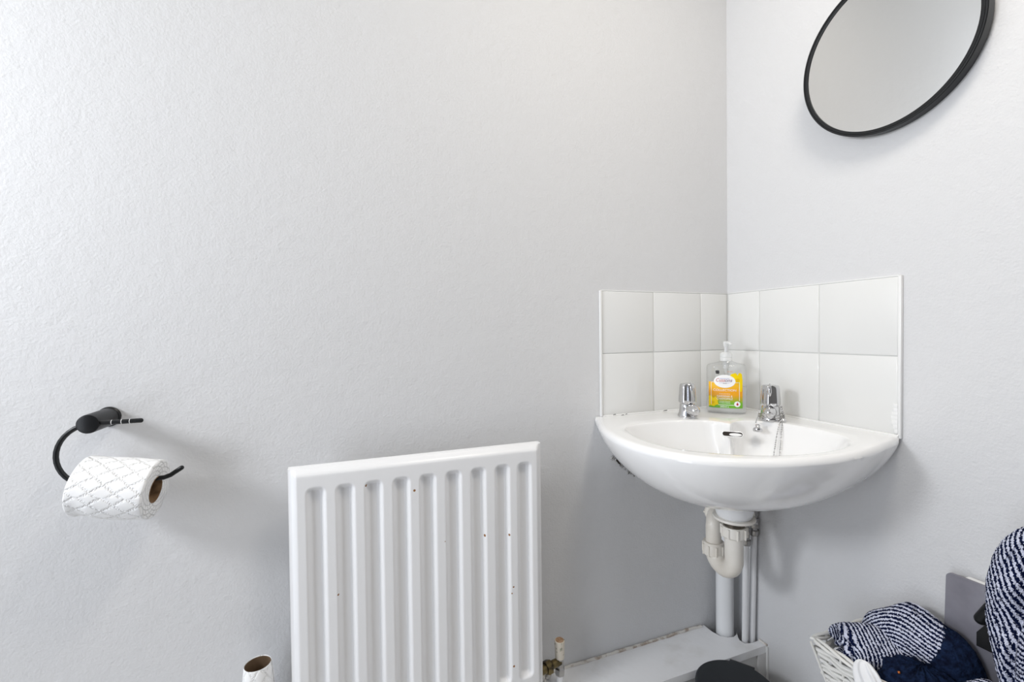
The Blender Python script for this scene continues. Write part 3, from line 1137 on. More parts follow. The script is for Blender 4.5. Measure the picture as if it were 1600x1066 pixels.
# ---------------------------------------------------------------- pipe boxing along the left wall
BX0 = -1.6
bt = thing('pipe_boxing', 'white painted pipe boxing ledge along the foot of the left wall', 'boxing', (-0.8, -0.06, 0))
ol = [(BX0, -0.001), (-0.088, -0.001), (-0.088, -0.03), (-0.082, -0.052), (-0.068, -0.064), (-0.052, -0.067), (-0.036, -0.062), (-0.027, -0.052),
      (-0.043, -0.072), (-0.049, -0.082), (-0.047, -0.096), (-0.03, -0.1015), (-0.006, -0.101), (-0.001, -0.095), (-0.001, -0.121), (BX0, -0.121)]
zt, tb = 0.26, 0.018
n = len(ol)
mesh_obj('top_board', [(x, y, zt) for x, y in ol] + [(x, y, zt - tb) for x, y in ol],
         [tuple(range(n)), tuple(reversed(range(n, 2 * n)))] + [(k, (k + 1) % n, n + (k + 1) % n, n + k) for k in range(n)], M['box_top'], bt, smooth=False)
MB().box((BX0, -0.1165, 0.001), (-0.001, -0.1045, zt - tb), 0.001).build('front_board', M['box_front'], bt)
MB().box((-0.03, -0.1215, 0.001), (-0.001, -0.1165, zt - tb), 0.001).build('corner_batten', M['box_front'], bt)
# lumpy caulk line between ledge and wall
P = []
for k in range(120):
    x = -1.55 + k * (1.45 / 119)
    P.append((x, -0.003 - 0.0015 * random.random(), zt + 0.0005 + 0.0022 * random.random()))
MB().tube(P, 0.0038, 7).build('caulk_line', M['caulk'], bt)
P = [(-0.0025, -0.1 - 0.023 * k / 10, zt + 0.001 + 0.0008 * random.random()) for k in range(11)]
MB().tube(P, 0.0025, 7).build('caulk_line', M['caulk'], bt)
P = [(-0.0025, -0.1235, zt - 0.002 - k * 0.025) for k in range(10)]
MB().tube(P, 0.003, 7).build('caulk_line', M['gloss_white'], bt)
# plaster rubble behind the radiator valve
rb = MB()
for k in range(60):
    rb.sphere((random.uniform(-0.59, -0.555), random.uniform(-0.025, -0.004), zt + random.uniform(0, 0.03)), random.uniform(0.002, 0.006), 6, 4, (1, 1, random.uniform(0.5, 1)))
rb.build('plaster_rubble', M['caulk'], bt, smooth=False)['kind'] = 'stuff'

# ---------------------------------------------------------------- radiator
rx0, rx1, rz0, rz1 = -1.078, -0.5985, 0.29, 0.8195
YF = -0.09
rad = thing('radiator', 'white single panel radiator with nine vertical grooves on the left wall', 'radiator', (-0.84, -0.05, 0.29))
starts = [-1.0505, -1.0022, -0.9538, -0.9045, -0.8555, -0.8058, -0.756, -0.7055, -0.6575]
GW = 0.0345


def sst(a, b, x):
    t = min(1, max(0, (x - a) / (b - a)))
    return t * t * (3 - 2 * t)


def groove(x, z):
    """0 outside, 1 at full depth"""
    ztop, zbot = rz1 - 0.032, 0.335
    best = 0
    for s_ in starts:
        if s_ - 0.004 < x < s_ + GW + 0.004:
            c = s_ + GW / 2
            hw = GW / 2
            dx = abs(x - c)
            rc = 0.012
            # signed distance to rounded rect
            qx, qz = dx - (hw - rc), abs(z - (ztop + zbot) / 2) - ((ztop - zbot) / 2 - rc)
            d = min(max(qx, qz), 0) + math.hypot(max(qx, 0), max(qz, 0)) - rc
            best = max(best, 1 - sst(-0.0115, -0.0002, d))
    return best


xs = [rx0, rx0 + 0.0005, rx0 + 0.005, rx0 + 0.0055, rx0 + 0.008, rx0 + 0.012, rx0 + 0.0145, rx0 + 0.016, rx0 + 0.02]
for s_ in starts:
    xs += [s_ - 0.003 + (GW + 0.006) * k / 26 for k in range(27)]
xs += [rx1 - 0.02, rx1 - 0.016, rx1 - 0.0145, rx1 - 0.012, rx1 - 0.008, rx1 - 0.0055, rx1 - 0.005, rx1 - 0.0005, rx1]
xs = sorted(set(xs))
zs = [rz0, rz0 + 0.001, rz0 + 0.008, rz0 + 0.012, rz0 + 0.02, rz0 + 0.03] + [0.333 + k * 0.0016 for k in range(13)] + [0.37 + k * 0.02 for k in range(20)] + \
     [rz1 - 0.055 + k * 0.0016 for k in range(16)] + [rz1 - 0.02, rz1 - 0.016, rz1 - 0.0135, rz1 - 0.011, rz1 - 0.006, rz1 - 0.003, rz1 - 0.001, rz1]
zs = sorted(set(z for z in zs))


def edge_prof(d):
    """how far the surface sits behind the front plane at distance d from the border"""
    if d < 0.004:
        return 0.0125
    if d < 0.0145:
        return 0.0125 * (1 - sst(0.003, 0.0145, d) ** 0.8)
    return 0.0


def top_prof(d):
    return 0.0135 * (1 - sst(-0.003, 0.0125, d)) ** 0.9 if d < 0.0145 else 0.0


V_ = []
for z in zs:
    for x in xs:
        back = max(edge_prof(min(x - rx0, rx1 - x)), top_prof(rz1 - z), edge_prof(z - rz0))
        V_.append((x, YF + back + 0.012 * groove(x, z), z))
F_ = grid_faces(len(xs), len(zs))
nx_ = len(xs)
# returned edge round the panel
bidx = [i for i in range(nx_)] + [j * nx_ + nx_ - 1 for j in range(1, len(zs))] + [(len(zs) - 1) * nx_ + i for i in range(nx_ - 2, -1, -1)] + [j * nx_ for j in range(len(zs) - 2, 0, -1)]
base = len(V_)
for i in bidx:
    x, y, z = V_[i]
    V_.append((x, YF + 0.028, z))
nb = len(bidx)
for k in range(nb):
    F_.append((bidx[k], bidx[(k + 1) % nb], base + (k + 1) % nb, base + k))
F_.append(tuple(base + k for k in range(nb)))
mesh_obj('front_panel', V_, F_, M['radiator'], rad, angle=0.9)
for x in (-0.98, -0.70):
    MB().box((x - 0.015, -0.063, 0.36), (x + 0.015, -0.0005, 0.76), 0.002).build('wall_bracket', M['gloss_white'], rad)
MB().tube([(rx1 - 0.004, -0.068, 0.325), (rx1 + 0.012, -0.066, 0.325)], 0.0095, 16).build('valve_tail', M['brass'], rad)

# radiator valve
rv = thing('radiator_valve', 'white capped radiator valve with brass nut beside the radiator foot', 'valve', (-0.5455, -0.055, 0.26))
vx, vy = -0.5475, -0.057
hexm = frame((rx1 + 0.012, -0.0655, 0.325), (1, 0.25, 0), (0, 0, 1))
nu = MB()
nu.lathe([(0, 0), (0.013, 0), (0.0148, 0.002), (0.0148, 0.012), (0.013, 0.014), (0, 0.014)], hexm, 6)
nu.build('union_nut', M['brass'], rv, smooth=False)
MB().tube([(rx1 + 0.024, -0.062, 0.325), (vx, vy, 0.325)], 0.0085, 16).build('valve_inlet', M['brass'], rv)
MB().lathe([(0, 0.295), (0.0095, 0.295), (0.0115, 0.3), (0.0115, 0.31), (0.009, 0.313), (0.009, 0.336), (0, 0.336)], Matrix.Translation((vx, vy, 0)), 6, ).build('valve_body', M['dull_chrome'], rv, smooth=False)
MB().lathe([(0, 0.333), (0.0098, 0.333), (0.0102, 0.335), (0.0112, 0.365), (0.0112, 0.3715), (0.0095, 0.3722), (0.0, 0.3722)], Matrix.Translation((vx, vy, 0)), 28).build('valve_cap', M['valve_cap'], rv)
MB().lathe([(0, 0.3705), (0.0092, 0.3715), (0.009, 0.3732), (0.0, 0.3737)], Matrix.Translation((vx, vy, 0)), 24).build('cap_end', M['valve_end'], rv)
MB().tube([(vx, vy, 0.262), (vx, vy, 0.3)], 0.0078, 16).build('feed_pipe', M['pipe_paint'], rv)

# ---------------------------------------------------------------- toilet roll holder and roll
HZ = 0.9195
ho = thing('toilet_roll_holder', 'matt black hook shaped toilet roll holder on the left wall', 'toilet roll holder', (-1.351, -0.035, HZ))
MB().lathe([(0, 0), (0.0165, 0), (0.0165, 0.003), (0.0148, 0.0045), (0.0146, 0.068), (0.0142, 0.0705), (0.012, 0.0715), (0, 0.0715)], frame((-1.351, -0.0005, HZ), (0, -1, 0)), 40).build('post', M['black'], ho)
YH = -0.066
BZ = 0.8245
pts = []
xc, zc = -1.3465, (HZ + BZ) / 2
rr = (HZ - BZ) / 2
pts.append(Vector((-1.2865, YH, HZ + 0.0)))
pts.append(Vector((-1.32, YH, HZ)))
for k in range(0, 19):
    a = PI / 2 + PI * k / 18
    pts.append(Vector((xc + rr * 0.95 * math.cos(a), YH, zc + rr * math.sin(a))))
pts += [Vector((-1.32, YH, BZ)), Vector((-1.275, YH, BZ)), Vector((-1.258, YH, BZ + 0.0005)), Vector((-1.249, YH, BZ + 0.0035)), Vector((-1.24, YH, BZ + 0.0095)), Vector((-1.234, YH, BZ + 0.0135))]
bar = MB().tube(pts, 0.0036, 16)
bar.sphere(pts[0], 0.0036, 12, 8)
bar.sphere(pts[-1], 0.0036, 12, 8)
bar.build('bar', M['black'], ho)
for x in (-1.3235, -1.311, -1.3005):
    MB().tube([(x, YH, HZ), (x + 0.0008, YH, HZ)], 0.0038, 16).build('bar_scratch', M['gloss_white'], ho)

ax = Vector((1, -0.10, -0.15)).normalized()
RR, RC, RW = 0.0462, 0.0195, 0.098
rc = Vector((-1.3155, YH + 0.001, BZ + 0.0036 - RC + 0.0065))
rm = frame(rc - ax * RW / 2, ax, (0, -1, 0))


def roll(name_thing, label, mtx, RR, RC, RW, loc, bumpy=True, group=None):
    t = thing(name_thing, label, 'toilet roll', loc, group)
    n = 96
    prof = [(RC + 0.0008, 0.001), (RR - 0.002, 0.0), (RR - 0.0006, 0.0008), (RR, 0.0025)] + [(RR, 0.0025 + (RW - 0.005) * k / 24) for k in range(1, 24)] + [(RR, RW - 0.0025), (RR - 0.0006, RW - 0.0008), (RR - 0.002, RW), (RC + 0.0008, RW - 0.001)]
    V_, UV_ = [], []
    for j, (r, z) in enumerate(prof):
        for k in range(n + 1):
            a = 2 * PI * k / n
            r2 = r
            if bumpy and r > RR - 0.003:
                # loose outer ply: gentle sag and a soft dent near the far end
                r2 += 0.0007 * math.sin(3 * a + 1) + 0.0004 * math.sin(z * 90 + a * 2)
                r2 -= 0.0045 * math.exp(-((z - 0.012) / 0.014) ** 2) * max(0, math.cos(a - 0.9)) ** 2
            V_.append(mtx @ Vector((r2 * math.cos(a), r2 * math.sin(a), z)))
            UV_.append((z if r > RC + 0.01 else 0.0, RR * a))
    sc = 1.0
    UV_ = [(u, v) for u, v in UV_]
    F_ = []
    m1 = n + 1
    for j in range(len(prof) - 1):
        for k in range(n):
            F_.append((j * m1 + k, j * m1 + k + 1, (j + 1) * m1 + k + 1, (j + 1) * m1 + k))
    mesh_obj('paper', V_, F_, M['tissue'], t, uvs=UV_, angle=1.0)
    c = MB()
    vs, fs = [], []
    for r, z in ((RC, 0.0005), (RC + 0.0011, 0.0005), (RC + 0.0011, RW - 0.0005), (RC, RW - 0.0005)):
        for k in range(48):
            a = 2 * PI * k / 48
            vs.append(mtx @ Vector((r * math.cos(a), r * math.sin(a), z)))
    for j in range(4):
        for k in range(48):
            fs.append((j * 48 + k, j * 48 + (k + 1) % 48, ((j + 1) % 4) * 48 + (k + 1) % 48, ((j + 1) % 4) * 48 + k))
    c.add(vs, fs).build('core', M['card'], t)
    return t


roll('toilet_roll', 'white quilted toilet roll hanging on the black wall holder', rm, RR, RC, RW, rc)

# nearly used up roll standing on a full roll on the ledge at the bottom edge
tx, ty = -1.132, -0.062
roll('toilet_roll', 'full white toilet roll standing on the boxing under the empty tube', frame((tx, ty, 0.2605), (0, 0, 1)), 0.054, 0.0205, 0.1, (tx, ty, 0.2605), False)
ut = thing('used_roll', 'nearly empty toilet roll tube with a little white paper, below the holder', 'toilet roll tube', (tx, ty, 0.361))
mt = Matrix.Translation((tx, ty, 0.361))
rings = [(0.0275, 0.0), (0.0285, 0.03), (0.0275, 0.06), (0.0255, 0.085), (0.0232, 0.104), (0.0212, 0.1225), (0.0207, 0.1235), (0.0204, 0.122)]
nn = 64
V_, UV_ = [], []
for r, z in rings:
    for k in range(nn):
        a = 2 * PI * k / nn
        r2 = r + (0.0008 * math.sin(2 * a + z * 60) + 0.0006 * math.sin(5 * a)) * (1 if z < 0.11 else 0.2)
        if z < 0.09:
            r2 += 0.0016 * max(0, math.cos(a + 2.6)) ** 6
        V_.append(mt @ Vector((r2 * math.cos(a), r2 * math.sin(a), z)))
        UV_.append((z, 0.025 * a))
mesh_obj('paper', V_, grid_faces(nn, len(rings), True), M['tissue'], ut, uvs=UV_)
vs, fs = [], []
for r, z in ((0.0195, 0.002), (0.0205, 0.002), (0.0205, 0.1215), (0.0195, 0.1215)):
    for k in range(48):
        a = 2 * PI * k / 48
        vs.append(mt @ Vector((r * math.cos(a), r * math.sin(a), z)))
for j in range(4):
    for k in range(48):
        fs.append((j * 48 + k, j * 48 + (k + 1) % 48, ((j + 1) % 4) * 48 + (k + 1) % 48, ((j + 1) % 4) * 48 + k))
MB().add(vs, fs).build('core', M['tube_in'], ut)

# ---------------------------------------------------------------- round mirror
MC = Vector((-0.0345, -0.394, 1.5715))
nrm = Vector((-1, -0.045, -0.085)).normalized()
mm = frame(MC, nrm, (0, 0, 1))
mi = thing('round_mirror', 'round mirror with a thin black metal frame on the right wall', 'mirror', MC)
Ri = 0.1385
n = 128
MB().lathe([(0, -0.004), (Ri + 0.002, -0.004), (Ri + 0.002, -0.002), (0, -0.002)], mm, n).build('mirror_glass', M['mirror'], mi)
vs = []
prof = [(Ri, -0.003), (Ri, 0.0), (Ri + 0.0012, 0.0004), (Ri + 0.005, 0.0004), (Ri + 0.0054, -0.0003), (Ri + 0.0058, 0.0004), (Ri + 0.0082, 0.0004), (Ri + 0.0092, -0.0006), (Ri + 0.0092, -0.019), (Ri, -0.019)]
for r, z in prof:
    for k in range(n):
        a = 2 * PI * k / n
        vs.append(mm @ Vector((r * math.cos(a), r * math.sin(a), z)))
fs = []
for j in range(len(prof)):
    for k in range(n):
        fs.append((j * n + k, j * n + (k + 1) % n, ((j + 1) % len(prof)) * n + (k + 1) % n, ((j + 1) % len(prof)) * n + k))
MB().add(vs, fs).build('mirror_frame', M['black'], mi, angle=0.5)

# ---------------------------------------------------------------- pedal bin
bc = (-0.1935, -0.2055)
bn = thing('pedal_bin', 'small dark grey pedal bin with a flat lid below the basin', 'bin', (bc[0], bc[1], 0))
MB().lathe([(0, 0.0), (0.078, 0.0), (0.08, 0.004), (0.081, 0.23), (0.0, 0.23)], Matrix.Translation((bc[0], bc[1], 0)), 64).build('bin_body', M['black_lid'], bn)
MB().lathe([(0, 0.2305), (0.082, 0.2305), (0.0835, 0.233), (0.0835, 0.265), (0.0825, 0.2715), (0.079, 0.2745), (0.06, 0.2765), (0.0, 0.2775)], Matrix.Translation((bc[0], bc[1], 0)), 96).build('lid', M['black_lid'], bn)
hd = Vector((0.82, 0.57, 0)).normalized()
hm = frame((bc[0] + hd.x * 0.083, bc[1] + hd.y * 0.083, 0.2), (0, 0, 1), hd)
bb = MB().box((-0.006, -0.026, 0.0), (0.012, 0.027, 0.067), 0.0015)
MB().add([hm @ p for p in bb.v], bb.f).build('hinge_cover', M['black'], bn)
pd = -hd
pm = frame((bc[0] + pd.x * 0.09, bc[1] + pd.y * 0.09, 0.008), (0, 0, 1), pd)
bb = MB().box((-0.02, -0.02, 0.0), (0.022, 0.02, 0.006), 0.002)
MB().add([pm @ p for p in bb.v], bb.f).build('pedal', M['black'], bn)

# ---------------------------------------------------------------- stool that carries the basket (below the frame)
BZ0 = 0.30
stx = thing('low_stool', 'plain white low stool under the wicker basket by the right wall', 'stool', (-0.09, -0.6, 0))
MB().box((-0.165, -0.86, BZ0 - 0.022), (-0.006, -0.37, BZ0), 0.003).build('seat', M['gloss_white'], stx)
for x in (-0.15, -0.022):
    for y in (-0.845, -0.385):
        MB().box((x - 0.012, y - 0.012, 0.0), (x + 0.012, y + 0.012, BZ0 - 0.022), 0.002).build('leg', M['gloss_white'], stx)

# ---------------------------------------------------------------- wicker basket
bk = thing('wicker_basket', 'white painted wicker basket of towels at the bottom right corner', 'basket', (-0.09, -0.6, BZ0))
BX = [-0.166, -0.008]
BY = [-0.86, -0.358]
ZT = 0.467


def ring_pts(z, off=0.0, n_side=(14, 46)):
    """rectangle with the sides drawn in towards the bottom"""
    t = (ZT - z) / (ZT - BZ0)
    ins = 0.034 * t
    x0, x1, y0, y1 = BX[0] + ins, BX[1] - 0.0 * t - 0.002, BY[0] + ins, BY[1] - ins
    x0 -= off
    x1 += 0
    y0 -= off
    y1 += off
    a, b = n_side
    P = []
    for k in range(a):
        P.append((x0 + (x1 - x0) * k / a, y1, (0, 1)))
    for k in range(b):
        P.append((x1, y1 + (y0 - y1) * k / b, (1, 0)))
    for k in range(a):
        P.append((x1 + (x0 - x1) * k / a, y0, (0, -1)))
    for k in range(b):
        P.append((x0, y0 + (y1 - y0) * k / b, (-1, 0)))
    return P


nrow = 17
for r in range(nrow):
    z = BZ0 + 0.006 + r * (ZT - BZ0 - 0.012) / nrow
    R_ = ring_pts(z, 0, (12, 40))
    m = len(R_)
    path = []
    for k in range(m):
        x, y, nn_ = R_[k]
        ph = PI * (k + r)
        amp = 0.0036 if nn_[0] != 1 else 0.0008
        wv = math.cos(ph / 2 * 1.0 + (PI / 2 if r % 2 else 0)) * amp
        path.append(Vector((x + nn_[0] * wv, y + nn_[1] * wv, z + 0.0009 * math.sin(ph / 2 + 0.7 * r) + random.uniform(-0.0008, 0.0008))))
    MB().tube(path, 0.0037 + random.uniform(-0.0004, 0.0004), 8, closed=True).build('wicker_strand', M['wicker'], bk)
tp_ = ring_pts(ZT - 0.002, 0, (4, 14))
bo_ = ring_pts(BZ0 + 0.002, 0, (4, 14))
for k in range(len(tp_)):
    a, b = tp_[k], bo_[k]
    if a[2][0] == 1:
        continue
    p0, p1 = Vector((b[0], b[1], BZ0 + 0.002)), Vector((a[0], a[1], ZT - 0.002))
    # stakes lean over into the braid, as woven ones do
    lean = Vector((0, -0.012, 0)) if a[2][0] else Vector((-0.008, 0, 0))
    MB().tube([p0, p0.lerp(p1, 0.5), p1 + lean], 0.0022, 6).build('stake', M['wicker'], bk)
for s_ in range(3):
    R_ = ring_pts(ZT, 0.0, (24, 76))
    path = []
    for k in range(len(R_)):
        x, y, nn_ = R_[k]
        a = k * 0.36 + s_ * 2 * PI / 3
        amp = 0.0042
        ww = math.cos(a) * amp if nn_[0] != 1 else -0.004 + math.cos(a) * 0.002
        path.append(Vector((x + nn_[0] * ww, y + nn_[1] * ww, ZT + math.sin(a) * amp)))
    MB().tube(path, 0.0029, 8, closed=True).build('braided_rim', M['wicker'], bk)
MB().box((BX[0] + 0.036, BY[0] + 0.036, BZ0 + 0.0008), (BX[1] - 0.004, BY[1] - 0.036, BZ0 + 0.005)).build('basket_base', M['wicker'], bk)


# ---------------------------------------------------------------- towels
def jitter(V_, amp, seed=1):
    rg = random.Random(seed)
    return [Vector(v) + Vector((rg.uniform(-amp, amp), rg.uniform(-amp, amp), rg.uniform(-amp, amp))) for v in V_]


def blob(name, c, rad, axes, m, phase, nu_=150, nv_=90, fold=None, power=1.0, fuzz=0.0007, parent=None, seed=1):
    """closed fabric lump: superellipsoid with folds; phase(world point)->stripe count"""
    X, Y, Z = [Vector(a).normalized() for a in axes]
    V_, UV_ = [], []
    for j in range(nv_ + 1):
        th = PI * j / nv_
        for i in range(nu_ + 1):
            ph = 2 * PI * i / nu_
            s1, c1 = math.sin(th), math.cos(th)
            sg = lambda v: math.copysign(abs(v) ** power, v)
            l = Vector((rad[0] * sg(s1) * sg(math.cos(ph)), rad[1] * sg(s1) * sg(math.sin(ph)), rad[2] * sg(c1)))
            if fold:
                l *= 1 + fold(th, ph)
            p = Vector(c) + X * l.x + Y * l.y + Z * l.z
            V_.append(p)
            UV_.append((phase(p, th, ph, l), 0.0))
    V_ = jitter(V_, fuzz, seed)
    m1 = nu_ + 1
    # weld the seam
    for j in range(nv_ + 1):
        V_[j * m1 + nu_] = V_[j * m1].copy()
    F_ = []
    for j in range(nv_):
        for i in range(nu_):
            F_.append((j * m1 + i, (j + 1) * m1 + i, (j + 1) * m1 + i + 1, j * m1 + i + 1))
    return mesh_obj(name, V_, F_, m, parent, uvs=UV_, recalc=False)


def tagged(o, label, cat, group=None):
    o['label'] = label
    o['category'] = cat
    if group:
        o['group'] = group
    return o


PITCH = 0.0060


# 1. rolled towel at the near left corner of the basket: a spiral of thick cloth
def rolled(c, axis, Rmax, length, turns, th_c, squash=0.92, up=(0, 0, 1), seed=3):
    A = Vector(axis).normalized()
    U = (Vector(up) - A * Vector(up).dot(A)).normalized()
    W = A.cross(U)
    c = Vector(c)
    nt_, nl = 260, 46
    V_, UV_ = [], []
    rg = random.Random(seed)
    total = turns * 2 * PI
    cols = []
    for i in range(nt_ + 1):
        a = total * i / nt_
        r = 0.006 + (Rmax - 0.006) * (a / total)
        wob = 1 + 0.06 * math.sin(2 * a + 0.6) + 0.04 * math.sin(5 * a)
        cols.append((a, r * wob))
    # outer skin and inner skin of the sheet
    for side in (0, 1):
        for i, (a, r) in enumerate(cols):
            rr_ = r - side * th_c * 0.86
            for j in range(nl + 1):
                t = j / nl
                endb = 0.006 * math.sin(a * 1.5) + 0.004 * math.sin(a * 4)
                l = -length / 2 + length * t + endb * (1 - t)
                # rounded ends
                e = min(t, 1 - t) * length
                pull = (1 - min(1, e / 0.006)) ** 2 * th_c * 0.42
                q = rr_ + (pull if side else -pull)
                bulge = 1 + 0.10 * math.sin(PI * t) 
                V_.append(c + A * l + (U * math.cos(a + 2.2) * squash + W * math.sin(a + 2.2)) * max(q, 0.001) * bulge)
                UV_.append(((l + 0.0025 * math.sin(a * 2)) / PITCH + (1.5 * (1 - min(1, e / 0.016))) * math.sin(a * 2.3 + side), 0))
    V_ = jitter(V_, 0.0007, seed)
    F_ = []
    m1 = nl + 1
    off = (nt_ + 1) * m1
    for i in range(nt_):
        for j in range(nl):
            F_.append((i * m1 + j, i * m1 + j + 1, (i + 1) * m1 + j + 1, (i + 1) * m1 + j))
            F_.append((off + i * m1 + j, off + (i + 1) * m1 + j, off + (i + 1) * m1 + j + 1, off + i * m1 + j + 1))
        F_.append((i * m1, (i + 1) * m1, off + (i + 1) * m1, off + i * m1))
        F_.append((i * m1 + nl, off + i * m1 + nl, off + (i + 1) * m1 + nl, (i + 1) * m1 + nl))
    for j in range(nl):
        F_.append((j, off + j, off + j + 1, j + 1))
        k = nt_ * m1
        F_.append((k + j, k + j + 1, off + k + j + 1, off + k + j))
    return mesh_obj('striped_towel', V_, F_, M['terry'], None, uvs=UV_)


o = rolled((-0.108, -0.4185, 0.4715), (0.80, -0.6, 0.04), 0.0445, 0.085, 3.0, 0.0135)
tagged(o, 'rolled navy and white striped towel in the left corner of the basket, spiral end showing', 'towel', 'striped towels in the basket')

# 2. mound of striped towel behind it
q2 = Vector((-0.11, -0.475, 0.44))
o = blob('striped_towel', (-0.058, -0.462, 0.462), (0.044, 0.078, 0.098), ((1, 0, 0), (0, 1, 0), (0, 0, 1)), M['terry'],
         lambda p, th, ph, l: ((p - q2).length + 0.004 * math.sin(p.y * 60)) / PITCH,
         fold=lambda th, ph: 0.05 * math.sin(3 * ph + 1) * math.sin(th) + 0.05 * math.sin(5 * th + ph), power=0.95, seed=5)
tagged(o, 'folded striped towel mounded behind the rolled one, against the right wall', 'towel', 'striped towels in the basket')

# 3. dark navy towel behind the mound, towards the scales
o = blob('navy_towel', (-0.056, -0.502, 0.455), (0.040, 0.055, 0.098), ((1, 0, 0), (0, 1, 0), (0, 0, 1)), M['navy'], lambda p, th, ph, l: 0,
         fold=lambda th, ph: 0.05 * math.sin(4 * ph) * math.sin(th), seed=6)
tagged(o, 'plain dark navy towel standing between the striped mound and the steel plate', 'towel')

# 4. navy bundle at the front with two copper studs
nv = thing('navy_garment', 'dark navy fabric bundle with two copper studs at the basket front', 'garment', (-0.13, -0.5, 0.44))
blob('fabric', (-0.118, -0.503, 0.452), (0.05, 0.062, 0.052), ((1, 0, 0), (0, 1, 0), (0, 0, 1)), M['navy'], lambda p, th, ph, l: 0,
     fold=lambda th, ph: 0.07 * math.sin(9 * ph + 4 * th) * math.sin(th) + 0.03 * math.sin(17 * ph + 2), parent=nv, nu_=220, seed=8)
STUDS = nv

# 5. striped mound front right
q5 = Vector((-0.19, -0.582, 0.455))
o = blob('striped_towel', (-0.125, -0.588, 0.46), (0.056, 0.05, 0.075), ((1, 0, 0), (0, 1, 0), (0, 0, 1)), M['terry'],
         lambda p, th, ph, l: (p - q5).length / PITCH, fold=lambda th, ph: 0.03 * math.sin(3 * ph), seed=9)
tagged(o, 'striped towel humped at the bottom edge in front of the steel plate', 'towel', 'striped towels in the basket')


# 6. tall striped towel folded upright at the right edge: thick sheet doubled over
def tall_towel():
    V_, UV_ = [], []
    nu_, nv_ = 150, 170
    # outline in the plane of the cloth: y from left edge to right, z up
    def left(z):
        zz = [0.44, 0.50, 0.56, 0.62, 0.68, 0.72, 0.745, 0.765, 0.778]
        yy = [-0.607, -0.598, -0.583, -0.5725, -0.5725, -0.58, -0.590, -0.604, -0.624]
        return float(np.interp(z, zz, yy))
    for side in (0, 1):
        for j in range(nv_ + 1):
            z = 0.42 + (0.778 - 0.42) * j / nv_
            yl = left(z)
            yr = -0.72
            for i in range(nu_ + 1):
                t = i / nu_
                a = PI * t
                # cross section of the fold: rounded at the left, thick 0.075
                yc = yl - 0.5 * (1 - math.cos(min(PI, a * 2.2))) * 0 
                y = yl + (yr - yl) * t
                d = min(1.0, (yl - y) / 0.035)
                thick = 0.036 * math.sqrt(max(0, 1 - (1 - d) ** 2))
                topd = min(1.0, (0.7785 - z) / 0.03)
                thick *= math.sqrt(max(0, 1 - (1 - topd) ** 2))
                crease = 0.010 * math.exp(-((y + 0.622 + (z - 0.68) * 0.1) / 0.006) ** 2) if z > 0.55 else 0
                wav = 0.004 * math.sin((y * 0.8 + z) * 70)
                x = -0.092 - (thick - crease + (wav if d >= 0.6 else 0)) if side == 0 else -0.092 + thick * 0.9
                V_.append(Vector((x, y, z)))
                sgn = (z * 0.36 - y * 0.93) * 0.9 if y > -0.622 - (z - 0.68) * 0.1 else z * 0.9 + y * 0.2
                UV_.append(((sgn) / PITCH / 1.05 + 0.25 * math.sin(z * 18), 0))
    V_ = jitter(V_, 0.0008, 11)
    m1 = nu_ + 1
    F_ = []
    off = (nv_ + 1) * m1
    for j in range(nv_):
        for i in range(nu_):
            F_.append((j * m1 + i, j * m1 + i + 1, (j + 1) * m1 + i + 1, (j + 1) * m1 + i))
            F_.append((off + j * m1 + i, off + (j + 1) * m1 + i, off + (j + 1) * m1 + i + 1, off + j * m1 + i + 1))
    for i in range(nu_):
        F_.append((i, off + i, off + i + 1, i + 1))
        a, b = nv_ * m1 + i, off + nv_ * m1 + i
        F_.append((a, a + 1, b + 1, b))
    for j in range(nv_):
        a, b = j * m1, (j + 1) * m1
        F_.append((a, b, off + b, off + a))
        a, b = j * m1 + nu_, (j + 1) * m1 + nu_
        F_.append((a, off + a, off + b, b))
    return mesh_obj('striped_towel', V_, F_, M['terry'], None, uvs=UV_)


o = tall_towel()
tagged(o, 'tall striped towel standing folded at the right edge of the photo', 'towel', 'striped towels in the basket')

# bathroom scale standing on edge between the towels and the wall
sc_ = thing('metal_plate', 'brushed steel flat plate standing on edge against the right wall behind the towels', 'plate', (-0.03, -0.6, 0.46))


def rplate(y0, y1, z0, z1, xb, th, rc_, lean, m, name, parent, slope=0.0):
    pts = []
    for cx, cz, a0 in ((y1 + rc_, z1 - rc_, 0), (y0 - rc_, z1 - rc_, 90), (y0 - rc_, z0 + rc_, 180), (y1 + rc_, z0 + rc_, 270)):
        for k in range(7):
            a = math.radians(a0 + 90 * k / 6)
            pts.append((cx - rc_ * math.cos(a + PI) * -1, cz + rc_ * math.sin(a)))
    out = []
    for y, z in pts:
        out.append((y, z))
    n = len(out)
    V_ = [(xb + (z - z0) * lean, y, z + (y0 - y) * slope) for y, z in out] + [(xb + (z - z0) * lean + th, y, z + (y0 - y) * slope) for y, z in out]
    F_ = [tuple(range(n)), tuple(reversed(range(n, 2 * n)))] + [(k, (k + 1) % n, n + (k + 1) % n, n + k) for k in range(n)]
    return mesh_obj(name, V_, F_, m, parent, angle=0.5)


rplate(-0.4915, -0.70, 0.36, 0.6345, -0.040, 0.005, 0.008, 0.045, M['steel'], 'steel_plate', sc_)
rplate(-0.508, -0.69, 0.37, 0.6325, -0.030, 0.010, 0.008, 0.045, M['gloss_white'], 'plate_backing', sc_)
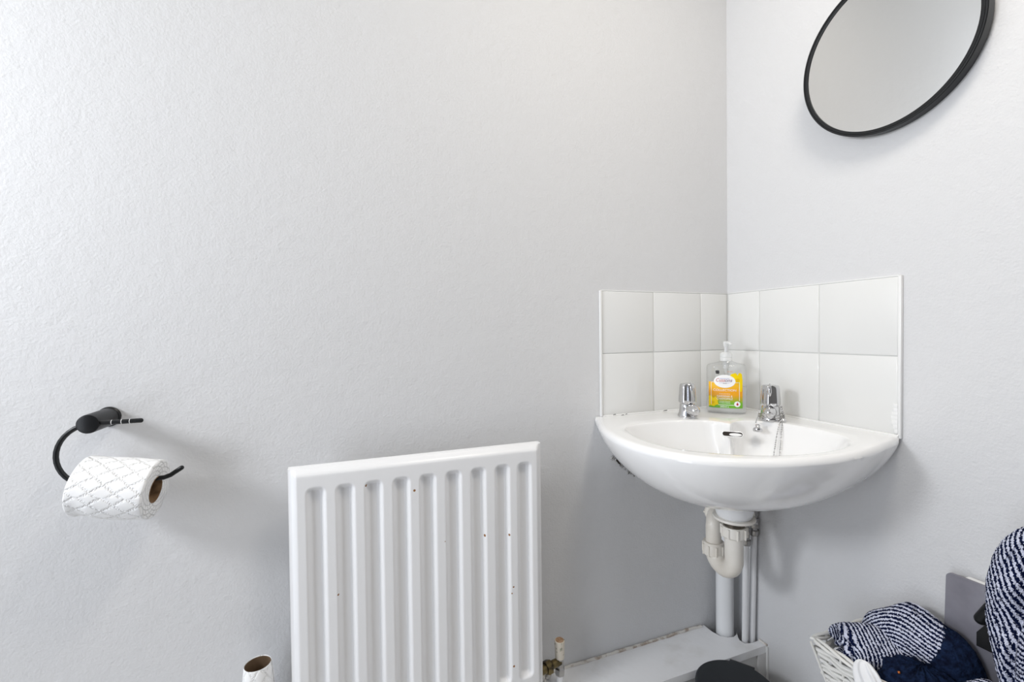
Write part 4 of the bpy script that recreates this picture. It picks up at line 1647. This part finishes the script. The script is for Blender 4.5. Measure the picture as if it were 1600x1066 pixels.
# dark rounded grip and towel shadow on the plate modelled as a dark panel
g0, g1 = Vector((-0.0385, -0.5415, 0.584)), Vector((-0.0385, -0.5525, 0.607))
MB().sphere(g0, 0.0085, 16, 10).sphere(g1, 0.0085, 16, 10).tube([g0, g0.lerp(g1, 0.5), g1], 0.0085, 16).build('dark_grip', M['black'], sc_)
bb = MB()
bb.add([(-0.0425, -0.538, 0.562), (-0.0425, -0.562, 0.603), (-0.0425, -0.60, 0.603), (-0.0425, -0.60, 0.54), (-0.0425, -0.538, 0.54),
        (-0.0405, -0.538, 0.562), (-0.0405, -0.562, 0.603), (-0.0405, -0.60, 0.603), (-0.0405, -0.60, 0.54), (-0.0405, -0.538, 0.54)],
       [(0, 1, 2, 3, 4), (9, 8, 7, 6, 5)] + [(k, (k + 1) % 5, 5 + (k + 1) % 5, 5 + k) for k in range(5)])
bb.build('towel_shadow_patch', M['black'], sc_, smooth=False)

# studs on the navy bundle
for p in ((-0.151, -0.4895, 0.4925), (-0.133, -0.5235, 0.494)):
    MB().sphere(p, 0.0022, 10, 6).build('copper_stud', M['copper_stud'], STUDS)

# crumpled white tissue on the near rim of the basket


def tissue_lump():
    V_ = []
    nu_, nv_ = 80, 60
    rg = random.Random(4)
    ph = [rg.uniform(0, 6) for _ in range(6)]
    V_, UV_ = [], []
    for j in range(nv_ + 1):
        t = j / nv_
        z = 0.425 + 0.069 * t
        hw = 0.0235 * math.sqrt(max(0.0, 1 - t ** 5)) * (0.85 + 0.25 * (1 - t)) + 0.0004
        for i in range(nu_ + 1):
            a = 2 * PI * i / nu_
            w_ = hw * (1 + 0.09 * math.sin(4 * a + 7 * t + ph[0]) + 0.05 * math.sin(9 * a + ph[1] + 12 * t))
            dx = 0.010 * (1 + 0.2 * math.sin(6 * a + ph[2] + 9 * t)) * math.sqrt(max(0.0, 1 - t ** 5))
            V_.append(Vector((-0.176 + dx * math.cos(a), -0.4545 + w_ * math.sin(a) - 0.012 * (1 - t), z)))
            UV_.append((t, a))
    return mesh_obj('paper_tissue', V_, grid_faces(nu_ + 1, nv_ + 1) + [tuple(nv_ * (nu_ + 1) + i for i in range(nu_))], M['fabric'])


tagged(tissue_lump(), 'crumpled white tissue tucked over the near rim of the wicker basket', 'tissue')

settle()
for o in bpy.data.objects:
    if o.type == 'MESH' and o.get('kind') is None and o.parent is None and o.get('category') is None:
        print('UNTAGGED', o.name)
